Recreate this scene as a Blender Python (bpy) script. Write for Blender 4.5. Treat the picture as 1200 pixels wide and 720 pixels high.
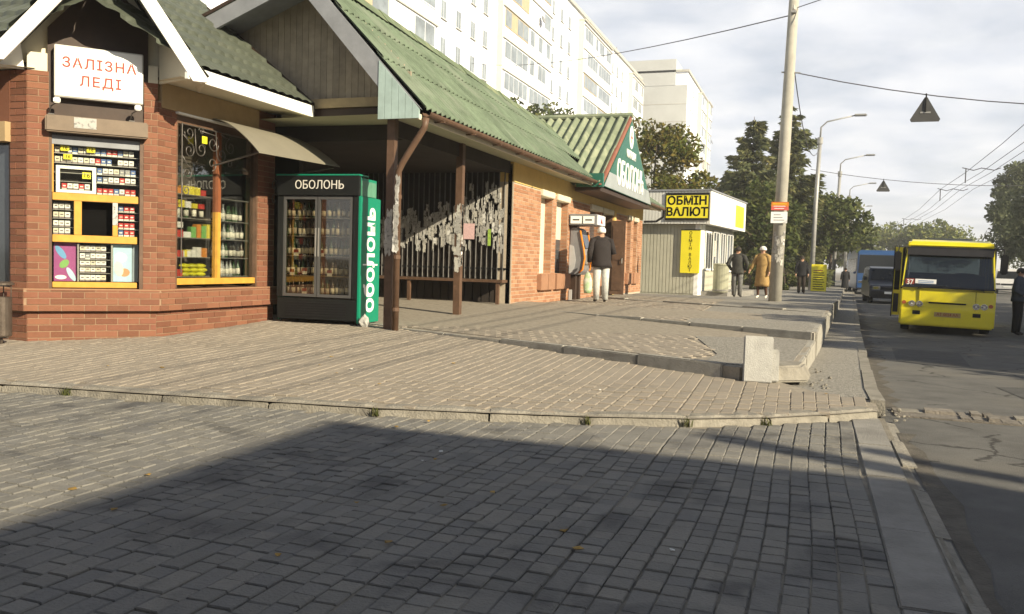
import bpy, bmesh, math, random
import numpy as np
from mathutils import Vector, Matrix
R = math.radians
rnd = random.Random(7)
nrg = np.random.default_rng(11)
for o in list(bpy.data.objects):
    bpy.data.objects.remove(o)
S = bpy.context.scene
COL = S.collection

# ------------------------------------------------------------------ camera
CAM_H, YAW, PITCH, ROLL, FPX = 1.2, R(19.3), R(3.0), R(1.65), 1000.0
_f0 = Vector((-math.sin(YAW), math.cos(YAW), 0)); _r0 = Vector((math.cos(YAW), math.sin(YAW), 0)); _z = Vector((0, 0, 1))
FW = _f0 * math.cos(PITCH) - _z * math.sin(PITCH)
_u = _z * math.cos(PITCH) + _f0 * math.sin(PITCH)
RT = _r0 * math.cos(ROLL) + _u * math.sin(ROLL)
UPV = _u * math.cos(ROLL) - _r0 * math.sin(ROLL)
CAM = Vector((0, 0, CAM_H))
cd = bpy.data.cameras.new('camera'); cam = bpy.data.objects.new('camera', cd); COL.objects.link(cam)
cd.sensor_fit = 'HORIZONTAL'; cd.sensor_width = 36; cd.lens = 36 * FPX / 1200; cd.clip_start = .05; cd.clip_end = 6000
m = Matrix((RT, UPV, -FW)).transposed().to_4x4(); m.translation = CAM
cam.matrix_world = m
S.camera = cam
def proj(p):
    d = Vector(p) - CAM; z = d.dot(FW)
    if z < .05: return (-9999, -9999, z)
    return (600 + FPX * d.dot(RT) / z, 360 - FPX * d.dot(UPV) / z, z)
def inframe(p, m=10):
    a = proj(p); return -m < a[0] < 1200 + m and -m < a[1] < 720 + m

# ------------------------------------------------------------------ light, sky, exposure
SUN_AZ, SUN_EL = R(25), R(25.5)          # azimuth from +X towards -Y
sdir = Vector((math.cos(SUN_AZ) * math.cos(SUN_EL), -math.sin(SUN_AZ) * math.cos(SUN_EL), math.sin(SUN_EL)))
sl = bpy.data.lights.new('sun', 'SUN'); sun = bpy.data.objects.new('sun', sl); COL.objects.link(sun)
sl.energy = 5.0; sl.angle = R(.4); sl.color = (1.0, .875, .64)
sun.rotation_euler = sdir.to_track_quat('Z', 'Y').to_euler()
sun.location = (20, -10, 20)
W = bpy.data.worlds.new('World'); S.world = W; W.use_nodes = True
nt = W.node_tree; nt.nodes.clear()
def WN(t, **k):
    n = nt.nodes.new(t)
    for a, v in k.items(): setattr(n, a, v)
    return n
out = WN('ShaderNodeOutputWorld'); bg = WN('ShaderNodeBackground'); bg.inputs[1].default_value = .05
sky = WN('ShaderNodeTexSky', sky_type='NISHITA', sun_disc=False)
sky.sun_elevation = SUN_EL
sky.sun_rotation = math.atan2(sdir.x, sdir.y)
sky.air_density = 1.0; sky.dust_density = 1.2; sky.ozone_density = 2.2
tc = WN('ShaderNodeTexCoord'); sp = WN('ShaderNodeSeparateXYZ'); nt.links.new(tc.outputs['Generated'], sp.inputs[0])
ad = WN('ShaderNodeMath', operation='ADD'); ad.inputs[1].default_value = .16; nt.links.new(sp.outputs[2], ad.inputs[0])
mx = WN('ShaderNodeMath', operation='MAXIMUM'); mx.inputs[1].default_value = .05; nt.links.new(ad.outputs[0], mx.inputs[0])
dx = WN('ShaderNodeMath', operation='DIVIDE'); dy = WN('ShaderNodeMath', operation='DIVIDE')
for i, d in ((0, dx), (1, dy)):
    nt.links.new(sp.outputs[i], d.inputs[0]); nt.links.new(mx.outputs[0], d.inputs[1])
cb = WN('ShaderNodeCombineXYZ'); nt.links.new(dx.outputs[0], cb.inputs[0]); nt.links.new(dy.outputs[0], cb.inputs[1])
nz = WN('ShaderNodeTexNoise'); nz.inputs['Scale'].default_value = 2.1; nz.inputs['Detail'].default_value = 7; nz.inputs['Roughness'].default_value = .58
nz.inputs['Distortion'].default_value = .3
nt.links.new(cb.outputs[0], nz.inputs['Vector'])
rp = WN('ShaderNodeValToRGB'); rp.color_ramp.elements[0].color = (.62, .62, .62, 1); rp.color_ramp.elements[0].position = .26; rp.color_ramp.elements[1].position = .58
nt.links.new(nz.outputs['Fac'], rp.inputs[0])
nz2 = WN('ShaderNodeTexNoise'); nz2.inputs['Scale'].default_value = 4.2; nz2.inputs['Detail'].default_value = 6
nt.links.new(cb.outputs[0], nz2.inputs['Vector'])
rp2 = WN('ShaderNodeValToRGB')
rp2.color_ramp.elements[0].position = .3; rp2.color_ramp.elements[0].color = (8.5, 8.9, 9.8, 1)
rp2.color_ramp.elements[1].position = .68; rp2.color_ramp.elements[1].color = (10.2, 10.3, 10.6, 1)
nt.links.new(nz2.outputs['Fac'], rp2.inputs[0])
# clouds thin out overhead, where one looks through them more steeply
el = WN('ShaderNodeMapRange', interpolation_type='SMOOTHSTEP'); el.inputs[1].default_value = .30; el.inputs[2].default_value = .72; el.inputs[3].default_value = 1.0; el.inputs[4].default_value = .06
nt.links.new(sp.outputs[2], el.inputs[0])
cov = WN('ShaderNodeMath', operation='MULTIPLY'); nt.links.new(rp.outputs[0], cov.inputs[0]); nt.links.new(el.outputs[0], cov.inputs[1])
mixc = WN('ShaderNodeMix', data_type='RGBA')
nt.links.new(cov.outputs[0], mixc.inputs[0]); nt.links.new(sky.outputs[0], mixc.inputs[6]); nt.links.new(rp2.outputs[0], mixc.inputs[7])
nt.links.new(mixc.outputs[2], bg.inputs[0]); nt.links.new(bg.outputs[0], out.inputs[0])
S.view_settings.view_transform = 'Standard'; S.view_settings.look = 'None'
S.view_settings.exposure = 0.97; S.view_settings.gamma = 1.0; S.view_settings.use_curve_mapping = False
S.render.engine = 'CYCLES'; S.render.resolution_x = 1024; S.render.resolution_y = 614
S.cycles.max_bounces = 6; S.cycles.transparent_max_bounces = 16

# ------------------------------------------------------------------ materials
MATS = {}
def mat(name, col, rough=.7, var=.12, scale=6., bump=0., bscale=40., metal=0., rand=0., col2=None, spec=.3, rcols=None, coat=0., stain=None):
    """Principled with object-space noise variation, optional per-piece random tone, bump, stains."""
    if name in MATS: return MATS[name]
    M = bpy.data.materials.new(name); M.use_nodes = True; t = M.node_tree; N = t.nodes; L = t.links
    b = N['Principled BSDF']; b.inputs['Roughness'].default_value = rough; b.inputs['Metallic'].default_value = metal
    b.inputs['Specular IOR Level'].default_value = spec; b.inputs['Coat Weight'].default_value = coat
    geo = N.new('ShaderNodeNewGeometry')
    n = N.new('ShaderNodeTexNoise'); n.inputs['Scale'].default_value = scale; n.inputs['Detail'].default_value = 6; n.inputs['Roughness'].default_value = .65
    L.new(geo.outputs['Position'], n.inputs['Vector'])
    r = N.new('ShaderNodeValToRGB')
    c = Vector(col[:3]); c2 = Vector(col2) if col2 else None
    lo = c * (1 - var); hi = (c * (1 + var)) if c2 is None else c2
    r.color_ramp.elements[0].position = .3; r.color_ramp.elements[0].color = (*lo, 1)
    r.color_ramp.elements[1].position = .7; r.color_ramp.elements[1].color = (*[min(x, 1) for x in hi], 1)
    L.new(n.outputs['Fac'], r.inputs[0]); last = r.outputs[0]
    if rand or rcols:
        oi = N.new('ShaderNodeObjectInfo'); a = N.new('ShaderNodeMath'); a.operation = 'ADD'
        L.new(oi.outputs['Random'], a.inputs[0]); L.new(geo.outputs['Random Per Island'], a.inputs[1])
        fr = N.new('ShaderNodeMath'); fr.operation = 'FRACT'; L.new(a.outputs[0], fr.inputs[0])
        if rcols:
            rr = N.new('ShaderNodeValToRGB'); rr.color_ramp.interpolation = 'LINEAR'
            while len(rr.color_ramp.elements) < len(rcols): rr.color_ramp.elements.new(.5)
            for i, cc in enumerate(rcols):
                rr.color_ramp.elements[i].position = i / (len(rcols) - 1); rr.color_ramp.elements[i].color = (*cc, 1)
            L.new(fr.outputs[0], rr.inputs[0])
            mm = N.new('ShaderNodeMix'); mm.data_type = 'RGBA'; mm.inputs[0].default_value = .75
            L.new(last, mm.inputs[6]); L.new(rr.outputs[0], mm.inputs[7]); last = mm.outputs[2]
        if rand:
            mr = N.new('ShaderNodeMapRange'); mr.inputs[3].default_value = 1 - rand; mr.inputs[4].default_value = 1 + rand
            L.new(fr.outputs[0], mr.inputs[0])
            mu = N.new('ShaderNodeVectorMath'); mu.operation = 'SCALE'
            L.new(last, mu.inputs[0]); L.new(mr.outputs[0], mu.inputs['Scale']); last = mu.outputs[0]
    if stain:
        ns = N.new('ShaderNodeTexNoise'); ns.inputs['Scale'].default_value = stain[0]; ns.inputs['Detail'].default_value = 5; ns.inputs['Distortion'].default_value = .6
        L.new(geo.outputs['Position'], ns.inputs['Vector'])
        rs = N.new('ShaderNodeValToRGB'); rs.color_ramp.elements[0].position = stain[1]; rs.color_ramp.elements[1].position = min(.99, stain[1] + .14)
        rs.color_ramp.elements[0].color = (0, 0, 0, 1); rs.color_ramp.elements[1].color = (stain[2],) * 3 + (1,)
        L.new(ns.outputs['Fac'], rs.inputs[0])
        ms = N.new('ShaderNodeMix'); ms.data_type = 'RGBA'; L.new(rs.outputs[0], ms.inputs[0]); L.new(last, ms.inputs[6]); ms.inputs[7].default_value = (*stain[3], 1)
        last = ms.outputs[2]
    L.new(last, b.inputs['Base Color'])
    if bump:
        nb = N.new('ShaderNodeTexNoise'); nb.inputs['Scale'].default_value = bscale; nb.inputs['Detail'].default_value = 5
        L.new(geo.outputs['Position'], nb.inputs['Vector'])
        bp = N.new('ShaderNodeBump'); bp.inputs['Strength'].default_value = bump; bp.inputs['Distance'].default_value = .02
        L.new(nb.outputs['Fac'], bp.inputs['Height']); L.new(bp.outputs[0], b.inputs['Normal'])
    MATS[name] = M; return M
def glass(name, tint=(.8, .85, .85), refl=.12, rough=.02):
    if name in MATS: return MATS[name]
    M = bpy.data.materials.new(name); M.use_nodes = True; t = M.node_tree; N = t.nodes; L = t.links
    N.remove(N['Principled BSDF']); o = N['Material Output']
    tr = N.new('ShaderNodeBsdfTransparent'); tr.inputs[0].default_value = (*tint, 1)
    gl = N.new('ShaderNodeBsdfGlossy'); gl.inputs['Roughness'].default_value = rough
    lw = N.new('ShaderNodeLayerWeight'); lw.inputs[0].default_value = .35
    mr = N.new('ShaderNodeMapRange'); mr.inputs[3].default_value = refl; mr.inputs[4].default_value = min(1, refl + .6)
    L.new(lw.outputs['Fresnel'], mr.inputs[0])
    mx = N.new('ShaderNodeMixShader'); L.new(mr.outputs[0], mx.inputs[0]); L.new(tr.outputs[0], mx.inputs[1]); L.new(gl.outputs[0], mx.inputs[2])
    L.new(mx.outputs[0], o.inputs[0]); MATS[name] = M; return M
def leafmat(name, cols, trans=.25):
    if name in MATS: return MATS[name]
    M = bpy.data.materials.new(name); M.use_nodes = True; t = M.node_tree; N = t.nodes; L = t.links
    N.remove(N['Principled BSDF']); o = N['Material Output']
    geo = N.new('ShaderNodeNewGeometry'); rr = N.new('ShaderNodeValToRGB')
    while len(rr.color_ramp.elements) < len(cols): rr.color_ramp.elements.new(.5)
    for i, cc in enumerate(cols):
        rr.color_ramp.elements[i].position = i / (len(cols) - 1); rr.color_ramp.elements[i].color = (*cc, 1)
    n = N.new('ShaderNodeTexNoise'); n.inputs['Scale'].default_value = .9; n.inputs['Detail'].default_value = 3; L.new(geo.outputs['Position'], n.inputs['Vector'])
    a = N.new('ShaderNodeMath'); a.operation = 'MULTIPLY'; a.inputs[1].default_value = .45; L.new(geo.outputs['Random Per Island'], a.inputs[0])
    b = N.new('ShaderNodeMath'); b.operation = 'MULTIPLY_ADD'; b.inputs[1].default_value = 1.3; b.inputs[2].default_value = -.38; L.new(n.outputs['Fac'], b.inputs[0])
    c = N.new('ShaderNodeMath'); c.operation = 'ADD'; L.new(a.outputs[0], c.inputs[0]); L.new(b.outputs[0], c.inputs[1])
    L.new(c.outputs[0], rr.inputs[0])
    d = N.new('ShaderNodeBsdfDiffuse'); tl = N.new('ShaderNodeBsdfTranslucent'); mx = N.new('ShaderNodeMixShader'); mx.inputs[0].default_value = trans
    L.new(rr.outputs[0], d.inputs[0]); L.new(rr.outputs[0], tl.inputs[0]); L.new(d.outputs[0], mx.inputs[1]); L.new(tl.outputs[0], mx.inputs[2]); L.new(mx.outputs[0], o.inputs[0])
    MATS[name] = M; return M

# ------------------------------------------------------------------ mesh helpers
def tag(o, label=None, cat=None, group=None, kind=None):
    if label: o['label'] = label
    if cat: o['category'] = cat
    if group: o['group'] = group
    if kind: o['kind'] = kind
    return o
WORLD = set()
def thing(name, label, cat, loc=(0, 0, 0), rz=0, group=None, world=False):
    o = bpy.data.objects.new(name, None); COL.objects.link(o); o.empty_display_size = .2
    o.location = loc; o.rotation_euler = (0, 0, rz); tag(o, label, cat, group)
    if world: WORLD.add(o.name)
    return o
def link(name, me, ma, parent=None):
    o = bpy.data.objects.new(name, me); COL.objects.link(o)
    if ma is not None and not me.materials:
        for x in (ma if isinstance(ma, (list, tuple)) else [ma]): me.materials.append(x)
    if parent is not None:
        o.parent = parent
        p = parent
        while p.parent: p = p.parent
        if p.name in WORLD and parent.type == 'EMPTY': o.matrix_parent_inverse = Matrix.Translation(-Vector(parent.location))
    return o
class MB:
    def __init__(s): s.v = []; s.f = []; s.m = []; s.mi = 0
    def add(s, vs, fs):
        k = len(s.v); s.v += [tuple(v) for v in vs]; s.f += [tuple(i + k for i in f) for f in fs]; s.m += [s.mi] * len(fs); return s
    def box(s, a, b):
        x0, y0, z0 = a; x1, y1, z1 = b
        return s.add([(x0, y0, z0), (x1, y0, z0), (x1, y1, z0), (x0, y1, z0), (x0, y0, z1), (x1, y0, z1), (x1, y1, z1), (x0, y1, z1)],
                     [(0, 3, 2, 1), (4, 5, 6, 7), (0, 1, 5, 4), (1, 2, 6, 5), (2, 3, 7, 6), (3, 0, 4, 7)])
    def fbox(s, F, s0, s1, z0, z1, n0, n1):
        O, d, n = F; V = lambda a, b, c: O + d * a + n * b + Vector((0, 0, c))
        return s.add([V(s0, n1, z0), V(s1, n1, z0), V(s1, n0, z0), V(s0, n0, z0), V(s0, n1, z1), V(s1, n1, z1), V(s1, n0, z1), V(s0, n0, z1)],
                     [(0, 3, 2, 1), (4, 5, 6, 7), (0, 1, 5, 4), (1, 2, 6, 5), (2, 3, 7, 6), (3, 0, 4, 7)])
    def prism(s, poly, vec):
        n = len(poly); v = Vector(vec); P = [Vector(p) for p in poly]
        nn = Vector((0, 0, 0))
        for i in range(n): nn += P[i].cross(P[(i + 1) % n])
        if nn.dot(v) > 0: P.reverse()
        return s.add(P + [p + v for p in P], [tuple(range(n))] + [tuple(range(2 * n - 1, n - 1, -1))] + [(i, i + n, (i + 1) % n + n, (i + 1) % n) for i in range(n)])
    def quad(s, *p): return s.add(p, [tuple(range(len(p)))])
    def tube(s, pts, r, n=6, cap=True):
        pts = [Vector(p) for p in pts]; rs = r if isinstance(r, (list, tuple)) else [r] * len(pts)
        vs = []; fs = []; up = None
        for i, p in enumerate(pts):
            t = (pts[min(i + 1, len(pts) - 1)] - pts[max(i - 1, 0)]).normalized()
            if up is None: up = t.orthogonal().normalized()
            up = (up - t * up.dot(t)); up = up.normalized() if up.length > 1e-6 else t.orthogonal().normalized()
            bi = t.cross(up)
            for k in range(n):
                a = 2 * math.pi * k / n; vs.append(p + (up * math.cos(a) + bi * math.sin(a)) * rs[i])
        for i in range(len(pts) - 1):
            for k in range(n): fs.append((i * n + k, i * n + (k + 1) % n, (i + 1) * n + (k + 1) % n, (i + 1) * n + k))
        if cap: fs += [tuple(range(n - 1, -1, -1)), tuple((len(pts) - 1) * n + k for k in range(n))]
        return s.add(vs, fs)
    def lathe(s, prof, n=16, c=(0, 0, 0), sx=1, sy=1):
        vs = []; fs = []; c = Vector(c)
        for r_, z in prof:
            for k in range(n):
                a = 2 * math.pi * k / n; vs.append(c + Vector((r_ * math.cos(a) * sx, r_ * math.sin(a) * sy, z)))
        for i in range(len(prof) - 1):
            for k in range(n): fs.append((i * n + k, i * n + (k + 1) % n, (i + 1) * n + (k + 1) % n, (i + 1) * n + k))
        fs += [tuple(range(n - 1, -1, -1)), tuple((len(prof) - 1) * n + k for k in range(n))]
        return s.add(vs, fs)
    def mesh(s, name, smooth=False):
        me = bpy.data.meshes.new(name); me.from_pydata(s.v, [], s.f)
        if any(s.m): me.polygons.foreach_set('material_index', s.m)
        if smooth: me.polygons.foreach_set('use_smooth', [True] * len(s.f))
        me.update(); return me
    def build(s, name, ma, parent=None, smooth=False, bevel=0):
        me = s.mesh(name, smooth)
        if bevel:
            bm = bmesh.new(); bm.from_mesh(me); bmesh.ops.remove_doubles(bm, verts=bm.verts, dist=1e-5)
            bmesh.ops.bevel(bm, geom=[e for e in bm.edges if len(e.link_faces) == 2 and e.calc_face_angle(0) > .5], offset=bevel, segments=2, affect='EDGES', clamp_overlap=True)
            bm.to_mesh(me); bm.free()
        return link(name, me, ma, parent)
def copy_tree(o, parent=None):
    c = o.copy(); COL.objects.link(c); c.parent = parent
    for ch in list(o.children): copy_tree(ch, c)
    return c
def text(name, st, size, ma, parent, M, extrude=.003, bold=0., sx=1., shear=0, align='CENTER', space=1.):
    cu = bpy.data.curves.new('t', 'FONT'); cu.body = st; cu.size = size; cu.align_x = align; cu.align_y = 'CENTER'
    cu.extrude = extrude; cu.offset = bold; cu.resolution_u = 3; cu.shear = shear; cu.space_character = space
    to = bpy.data.objects.new('t', cu); COL.objects.link(to)
    bpy.context.view_layer.update()
    me = bpy.data.meshes.new_from_object(to.evaluated_get(bpy.context.evaluated_depsgraph_get()))
    bpy.data.objects.remove(to); bpy.data.curves.remove(cu)
    me.transform(M @ Matrix.Diagonal((sx, 1, 1, 1))); me.materials.clear()
    return link(name, me, ma, parent)
def frameM(F, s_, z_, off):
    """text matrix: x along wall direction d, y up, z out along n"""
    O, d, n = F; M = Matrix((d, Vector((0, 0, 1)), n)).transposed().to_4x4(); M.translation = O + d * s_ + n * off + Vector((0, 0, z_)); return M
def inpoly(p, poly):
    x, y = p; c = False; n = len(poly)
    for i in range(n):
        x1, y1 = poly[i][:2]; x2, y2 = poly[(i + 1) % n][:2]
        if (y1 > y) != (y2 > y) and x < (x2 - x1) * (y - y1) / (y2 - y1) + x1: c = not c
    return c
def clip_mesh(me, planes):
    bm = bmesh.new(); bm.from_mesh(me)
    for co, no in planes:
        bmesh.ops.bisect_plane(bm, geom=bm.verts[:] + bm.edges[:] + bm.faces[:], plane_co=co, plane_no=no, clear_outer=True)
    bm.to_mesh(me); bm.free(); return me
def sheet(O, a, b, la, lb, hfun, na, nb):
    """surface O + a*u + b*v + normal*h(u,v); a along eave, b up slope"""
    n = a.cross(b).normalized(); vs = []; fs = []
    for j in range(nb + 1):
        for i in range(na + 1):
            u = la * i / na; v = lb * j / nb; vs.append(O + a * u + b * v + n * hfun(u, v))
    for j in range(nb):
        for i in range(na):
            k = j * (na + 1) + i; fs.append((k, k + 1, k + na + 2, k + na + 1))
    return MB().add(vs, fs)
# ------------------------------------------------------------------ setting: ground, road, plazas, terraces
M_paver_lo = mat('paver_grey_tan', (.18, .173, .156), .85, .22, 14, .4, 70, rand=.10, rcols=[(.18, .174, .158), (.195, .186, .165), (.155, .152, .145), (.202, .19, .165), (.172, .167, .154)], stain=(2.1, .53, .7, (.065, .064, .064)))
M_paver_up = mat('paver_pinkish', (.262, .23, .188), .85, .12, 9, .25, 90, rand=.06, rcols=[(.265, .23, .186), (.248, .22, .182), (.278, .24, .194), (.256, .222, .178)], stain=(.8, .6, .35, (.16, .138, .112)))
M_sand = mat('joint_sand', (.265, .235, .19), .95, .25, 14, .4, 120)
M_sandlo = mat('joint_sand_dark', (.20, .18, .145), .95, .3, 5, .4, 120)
M_edge = mat('edging_concrete', (.30, .285, .25), .9, .2, 7, .5, 60, stain=(2.5, .56, .5, (.2, .185, .16)))
M_conc = mat('concrete', (.235, .218, .185), .9, .28, 7, .6, 60, stain=(2.3, .52, .6, (.15, .14, .115)))
M_conc2 = mat('concrete_pale', (.37, .365, .345), .85, .12, 8, .35, 80, stain=(4, .6, .35, (.18, .175, .16)))
M_concd = mat('concrete_grey', (.235, .225, .205), .9, .22, 3, .4, 70, stain=(1.7, .55, .5, (.16, .15, .14)))
M_asph = mat('asphalt', (.125, .122, .115), .9, .25, 2.2, .7, 140, stain=(.45, .5, .6, (.17, .16, .14)))
M_agg = mat('exposed_aggregate', (.26, .245, .215), .92, .5, 30, 1.0, 60, stain=(22, .6, .6, (.13, .12, .11)))
M_dirt = mat('dirt_ground', (.14, .12, .085), .95, .3, .3, .3, 20)
M_brkold = mat('old_setts', (.19, .17, .145), .9, .3, 9, .6, 50, rand=.2)

def Rz(y): return -.02 - .26 * min(max((y - 7) / 13, 0), 1)
def Sz(y): return .088 - .228 * min(max((y - 8) / 12, 0), 1)
def T2z(y): return .36 - .21 * min(max((y - 24) / 10, 0), 1)
def XL(y): return .66 + max(0, y - 9) * .0395          # road's left edge
KERB = [(-13.0, 4.75), (-9.2, 5.02), (-7.6, 5.16), (-6.39, 5.30), (-5.75, 5.39), (-4.90, 5.51), (-3.98, 5.64), (-3.10, 5.78), (-2.26, 6.0), (-1.54, 6.22), (-.83, 6.5), (-.25, 6.86), (.18, 7.25), (.57, 7.64)]
def KY(x): return float(np.interp(x, [k[0] for k in KERB], [k[1] for k in KERB]))
def UP(y, x=-6.4): return .068 + .036 * max(-.2, y - KY(x))
g = MB().quad((-2500, -800, -.45), (2500, -800, -.45), (2500, 4000, -.45), (-2500, 4000, -.45)); tag(g.build('ground', M_dirt), kind='structure')
# road
ys = [-40, 0, 4, 7, 9, 12, 16, 20, 30, 60, 120, 400, 900]
b = MB()
for y0, y1 in zip(ys, ys[1:]):
    x0 = .60 if y0 < 7 else XL(y0) - .05; x1 = .60 if y1 < 7 else XL(y1) - .05
    b.quad((x0, y0, Rz(y0)), (x0 + 13.5, y0, Rz(y0)), (x1 + 13.5, y1, Rz(y1)), (x1, y1, Rz(y1)))
tag(b.build('road', M_asph), kind='structure')
b = MB()
for y0, y1 in zip(ys, ys[1:]):
    x0 = XL(y0) + 13.5; x1 = XL(y1) + 13.5
    b.quad((x0, y0, Rz(y0) + .1), (x0 + 30, y0, Rz(y0) + .1), (x1 + 30, y1, Rz(y1) + .1), (x1, y1, Rz(y1) + .1))
    b.quad((x0, y0, Rz(y0) - .2), (x0, y0, Rz(y0) + .1), (x1, y1, Rz(y1) + .1), (x1, y1, Rz(y1) - .2))
tag(b.build('far_pavement', M_concd), kind='structure')
# cracks in the asphalt: thin dark lines along warped cell edges, broken up by noise
t_ = M_asph.node_tree; b_ = t_.nodes['Principled BSDF']; lk = b_.inputs['Base Color'].links[0].from_socket
ge = t_.nodes.new('ShaderNodeNewGeometry'); nw = t_.nodes.new('ShaderNodeTexNoise'); nw.inputs['Scale'].default_value = 2.5; nw.inputs['Detail'].default_value = 4; t_.links.new(ge.outputs['Position'], nw.inputs['Vector'])
av = t_.nodes.new('ShaderNodeVectorMath'); av.operation = 'MULTIPLY_ADD'; av.inputs[1].default_value = (.5, .5, .5); t_.links.new(nw.outputs['Color'], av.inputs[0]); t_.links.new(ge.outputs['Position'], av.inputs[2])
vo = t_.nodes.new('ShaderNodeTexVoronoi'); vo.feature = 'DISTANCE_TO_EDGE'; vo.inputs['Scale'].default_value = .55; t_.links.new(av.outputs[0], vo.inputs['Vector'])
cr = t_.nodes.new('ShaderNodeMapRange'); cr.inputs[1].default_value = .004; cr.inputs[2].default_value = .014; cr.inputs[3].default_value = .8; cr.inputs[4].default_value = 0; t_.links.new(vo.outputs['Distance'], cr.inputs[0])
nm = t_.nodes.new('ShaderNodeTexNoise'); nm.inputs['Scale'].default_value = .8; t_.links.new(ge.outputs['Position'], nm.inputs['Vector'])
gm = t_.nodes.new('ShaderNodeMath'); gm.operation = 'GREATER_THAN'; gm.inputs[1].default_value = .47; t_.links.new(nm.outputs['Fac'], gm.inputs[0])
mm = t_.nodes.new('ShaderNodeMath'); mm.operation = 'MULTIPLY'; t_.links.new(cr.outputs[0], mm.inputs[0]); t_.links.new(gm.outputs[0], mm.inputs[1])
mxr = t_.nodes.new('ShaderNodeMix'); mxr.data_type = 'RGBA'; t_.links.new(mm.outputs[0], mxr.inputs[0]); t_.links.new(lk, mxr.inputs[6]); mxr.inputs[7].default_value = (.03, .028, .026, 1); t_.links.new(mxr.outputs[2], b_.inputs['Base Color'])
# dirt gathered in the gutter, and repair patches
def ragged(y0, y1, xf, w, zf, ma, name, step=.35):
    b = MB(); L = []; Rr = []; y = y0
    while y <= y1: L.append((xf(y), y, zf(y) + .004)); Rr.append((xf(y) + w * rnd.uniform(.35, 1.2), y, zf(y) + .004)); y += step
    n = len(L); b.add(L + Rr, [(i, n + i, n + i + 1, i + 1) for i in range(n - 1)]); return tag(b.build(name, ma), kind='structure')
M_gut = mat('gutter_dirt', (.10, .09, .075), .95, .35, 6, .5, 60)
ragged(8.6, 40, lambda y: XL(y) - .01, .26, Rz, M_gut, 'gutter_dirt'); ragged(-2, 7.4, lambda y: .66, .13, Rz, M_gut, 'gutter_dirt')
M_patch = mat('asphalt_patch', (.085, .084, .082), .9, .25, 4, .7, 120)
for poly in ([(2.2, 9.6), (4.3, 9.9), (4.6, 11.6), (3.4, 12.0), (2.1, 11.3)], [(1.3, 14.5), (2.3, 14.3), (2.6, 17.5), (1.5, 17.8)], [(5.2, 6.2), (7.5, 6.0), (7.6, 7.4), (5.3, 7.5)]): tag(MB().quad(*[(x, y, Rz(y) + .004) for x, y in poly]).build('asphalt_patch', M_patch), kind='structure')
# sidewalk strip between the terraces and the road: aggregate concrete with an edge kerb
sys_ = [8.12, 8.6, 10, 12, 14, 17, 20, 30, 60, 130, 400]
strip = MB()
for y0, y1 in zip(sys_, sys_[1:]):
    strip.quad((XL(y0) - .85, y0, Sz(y0)), (XL(y0) - .14, y0, Sz(y0)), (XL(y1) - .14, y1, Sz(y1)), (XL(y1) - .85, y1, Sz(y1)))
strip_o = tag(strip.build('sidewalk', M_agg), kind='structure')
y = 8.0
while y < 70:
    L_ = min(1.0 if y < 30 else 3.0, 70 - y); y1 = y + L_ - .012
    k = MB(); j = rnd.uniform(-.012, .012)
    za, zb = Sz(y) + .006 + j * .4, Sz(y1) + .006 + j * .4
    k.add([(XL(y) - .14 + j, y, -.5), (XL(y) + .0 + j, y, -.5), (XL(y1) + j, y1, -.5), (XL(y1) - .14 + j, y1, -.5),
           (XL(y) - .14 + j, y, za), (XL(y) - .02 + j, y, za), (XL(y1) - .02 + j, y1, zb), (XL(y1) - .14 + j, y1, zb)],
          [(4, 5, 6, 7), (0, 1, 5, 4), (1, 2, 6, 5), (2, 3, 7, 6), (3, 0, 4, 7)])
    k.build('kerb_stone', M_conc, strip_o); y += L_

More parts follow.
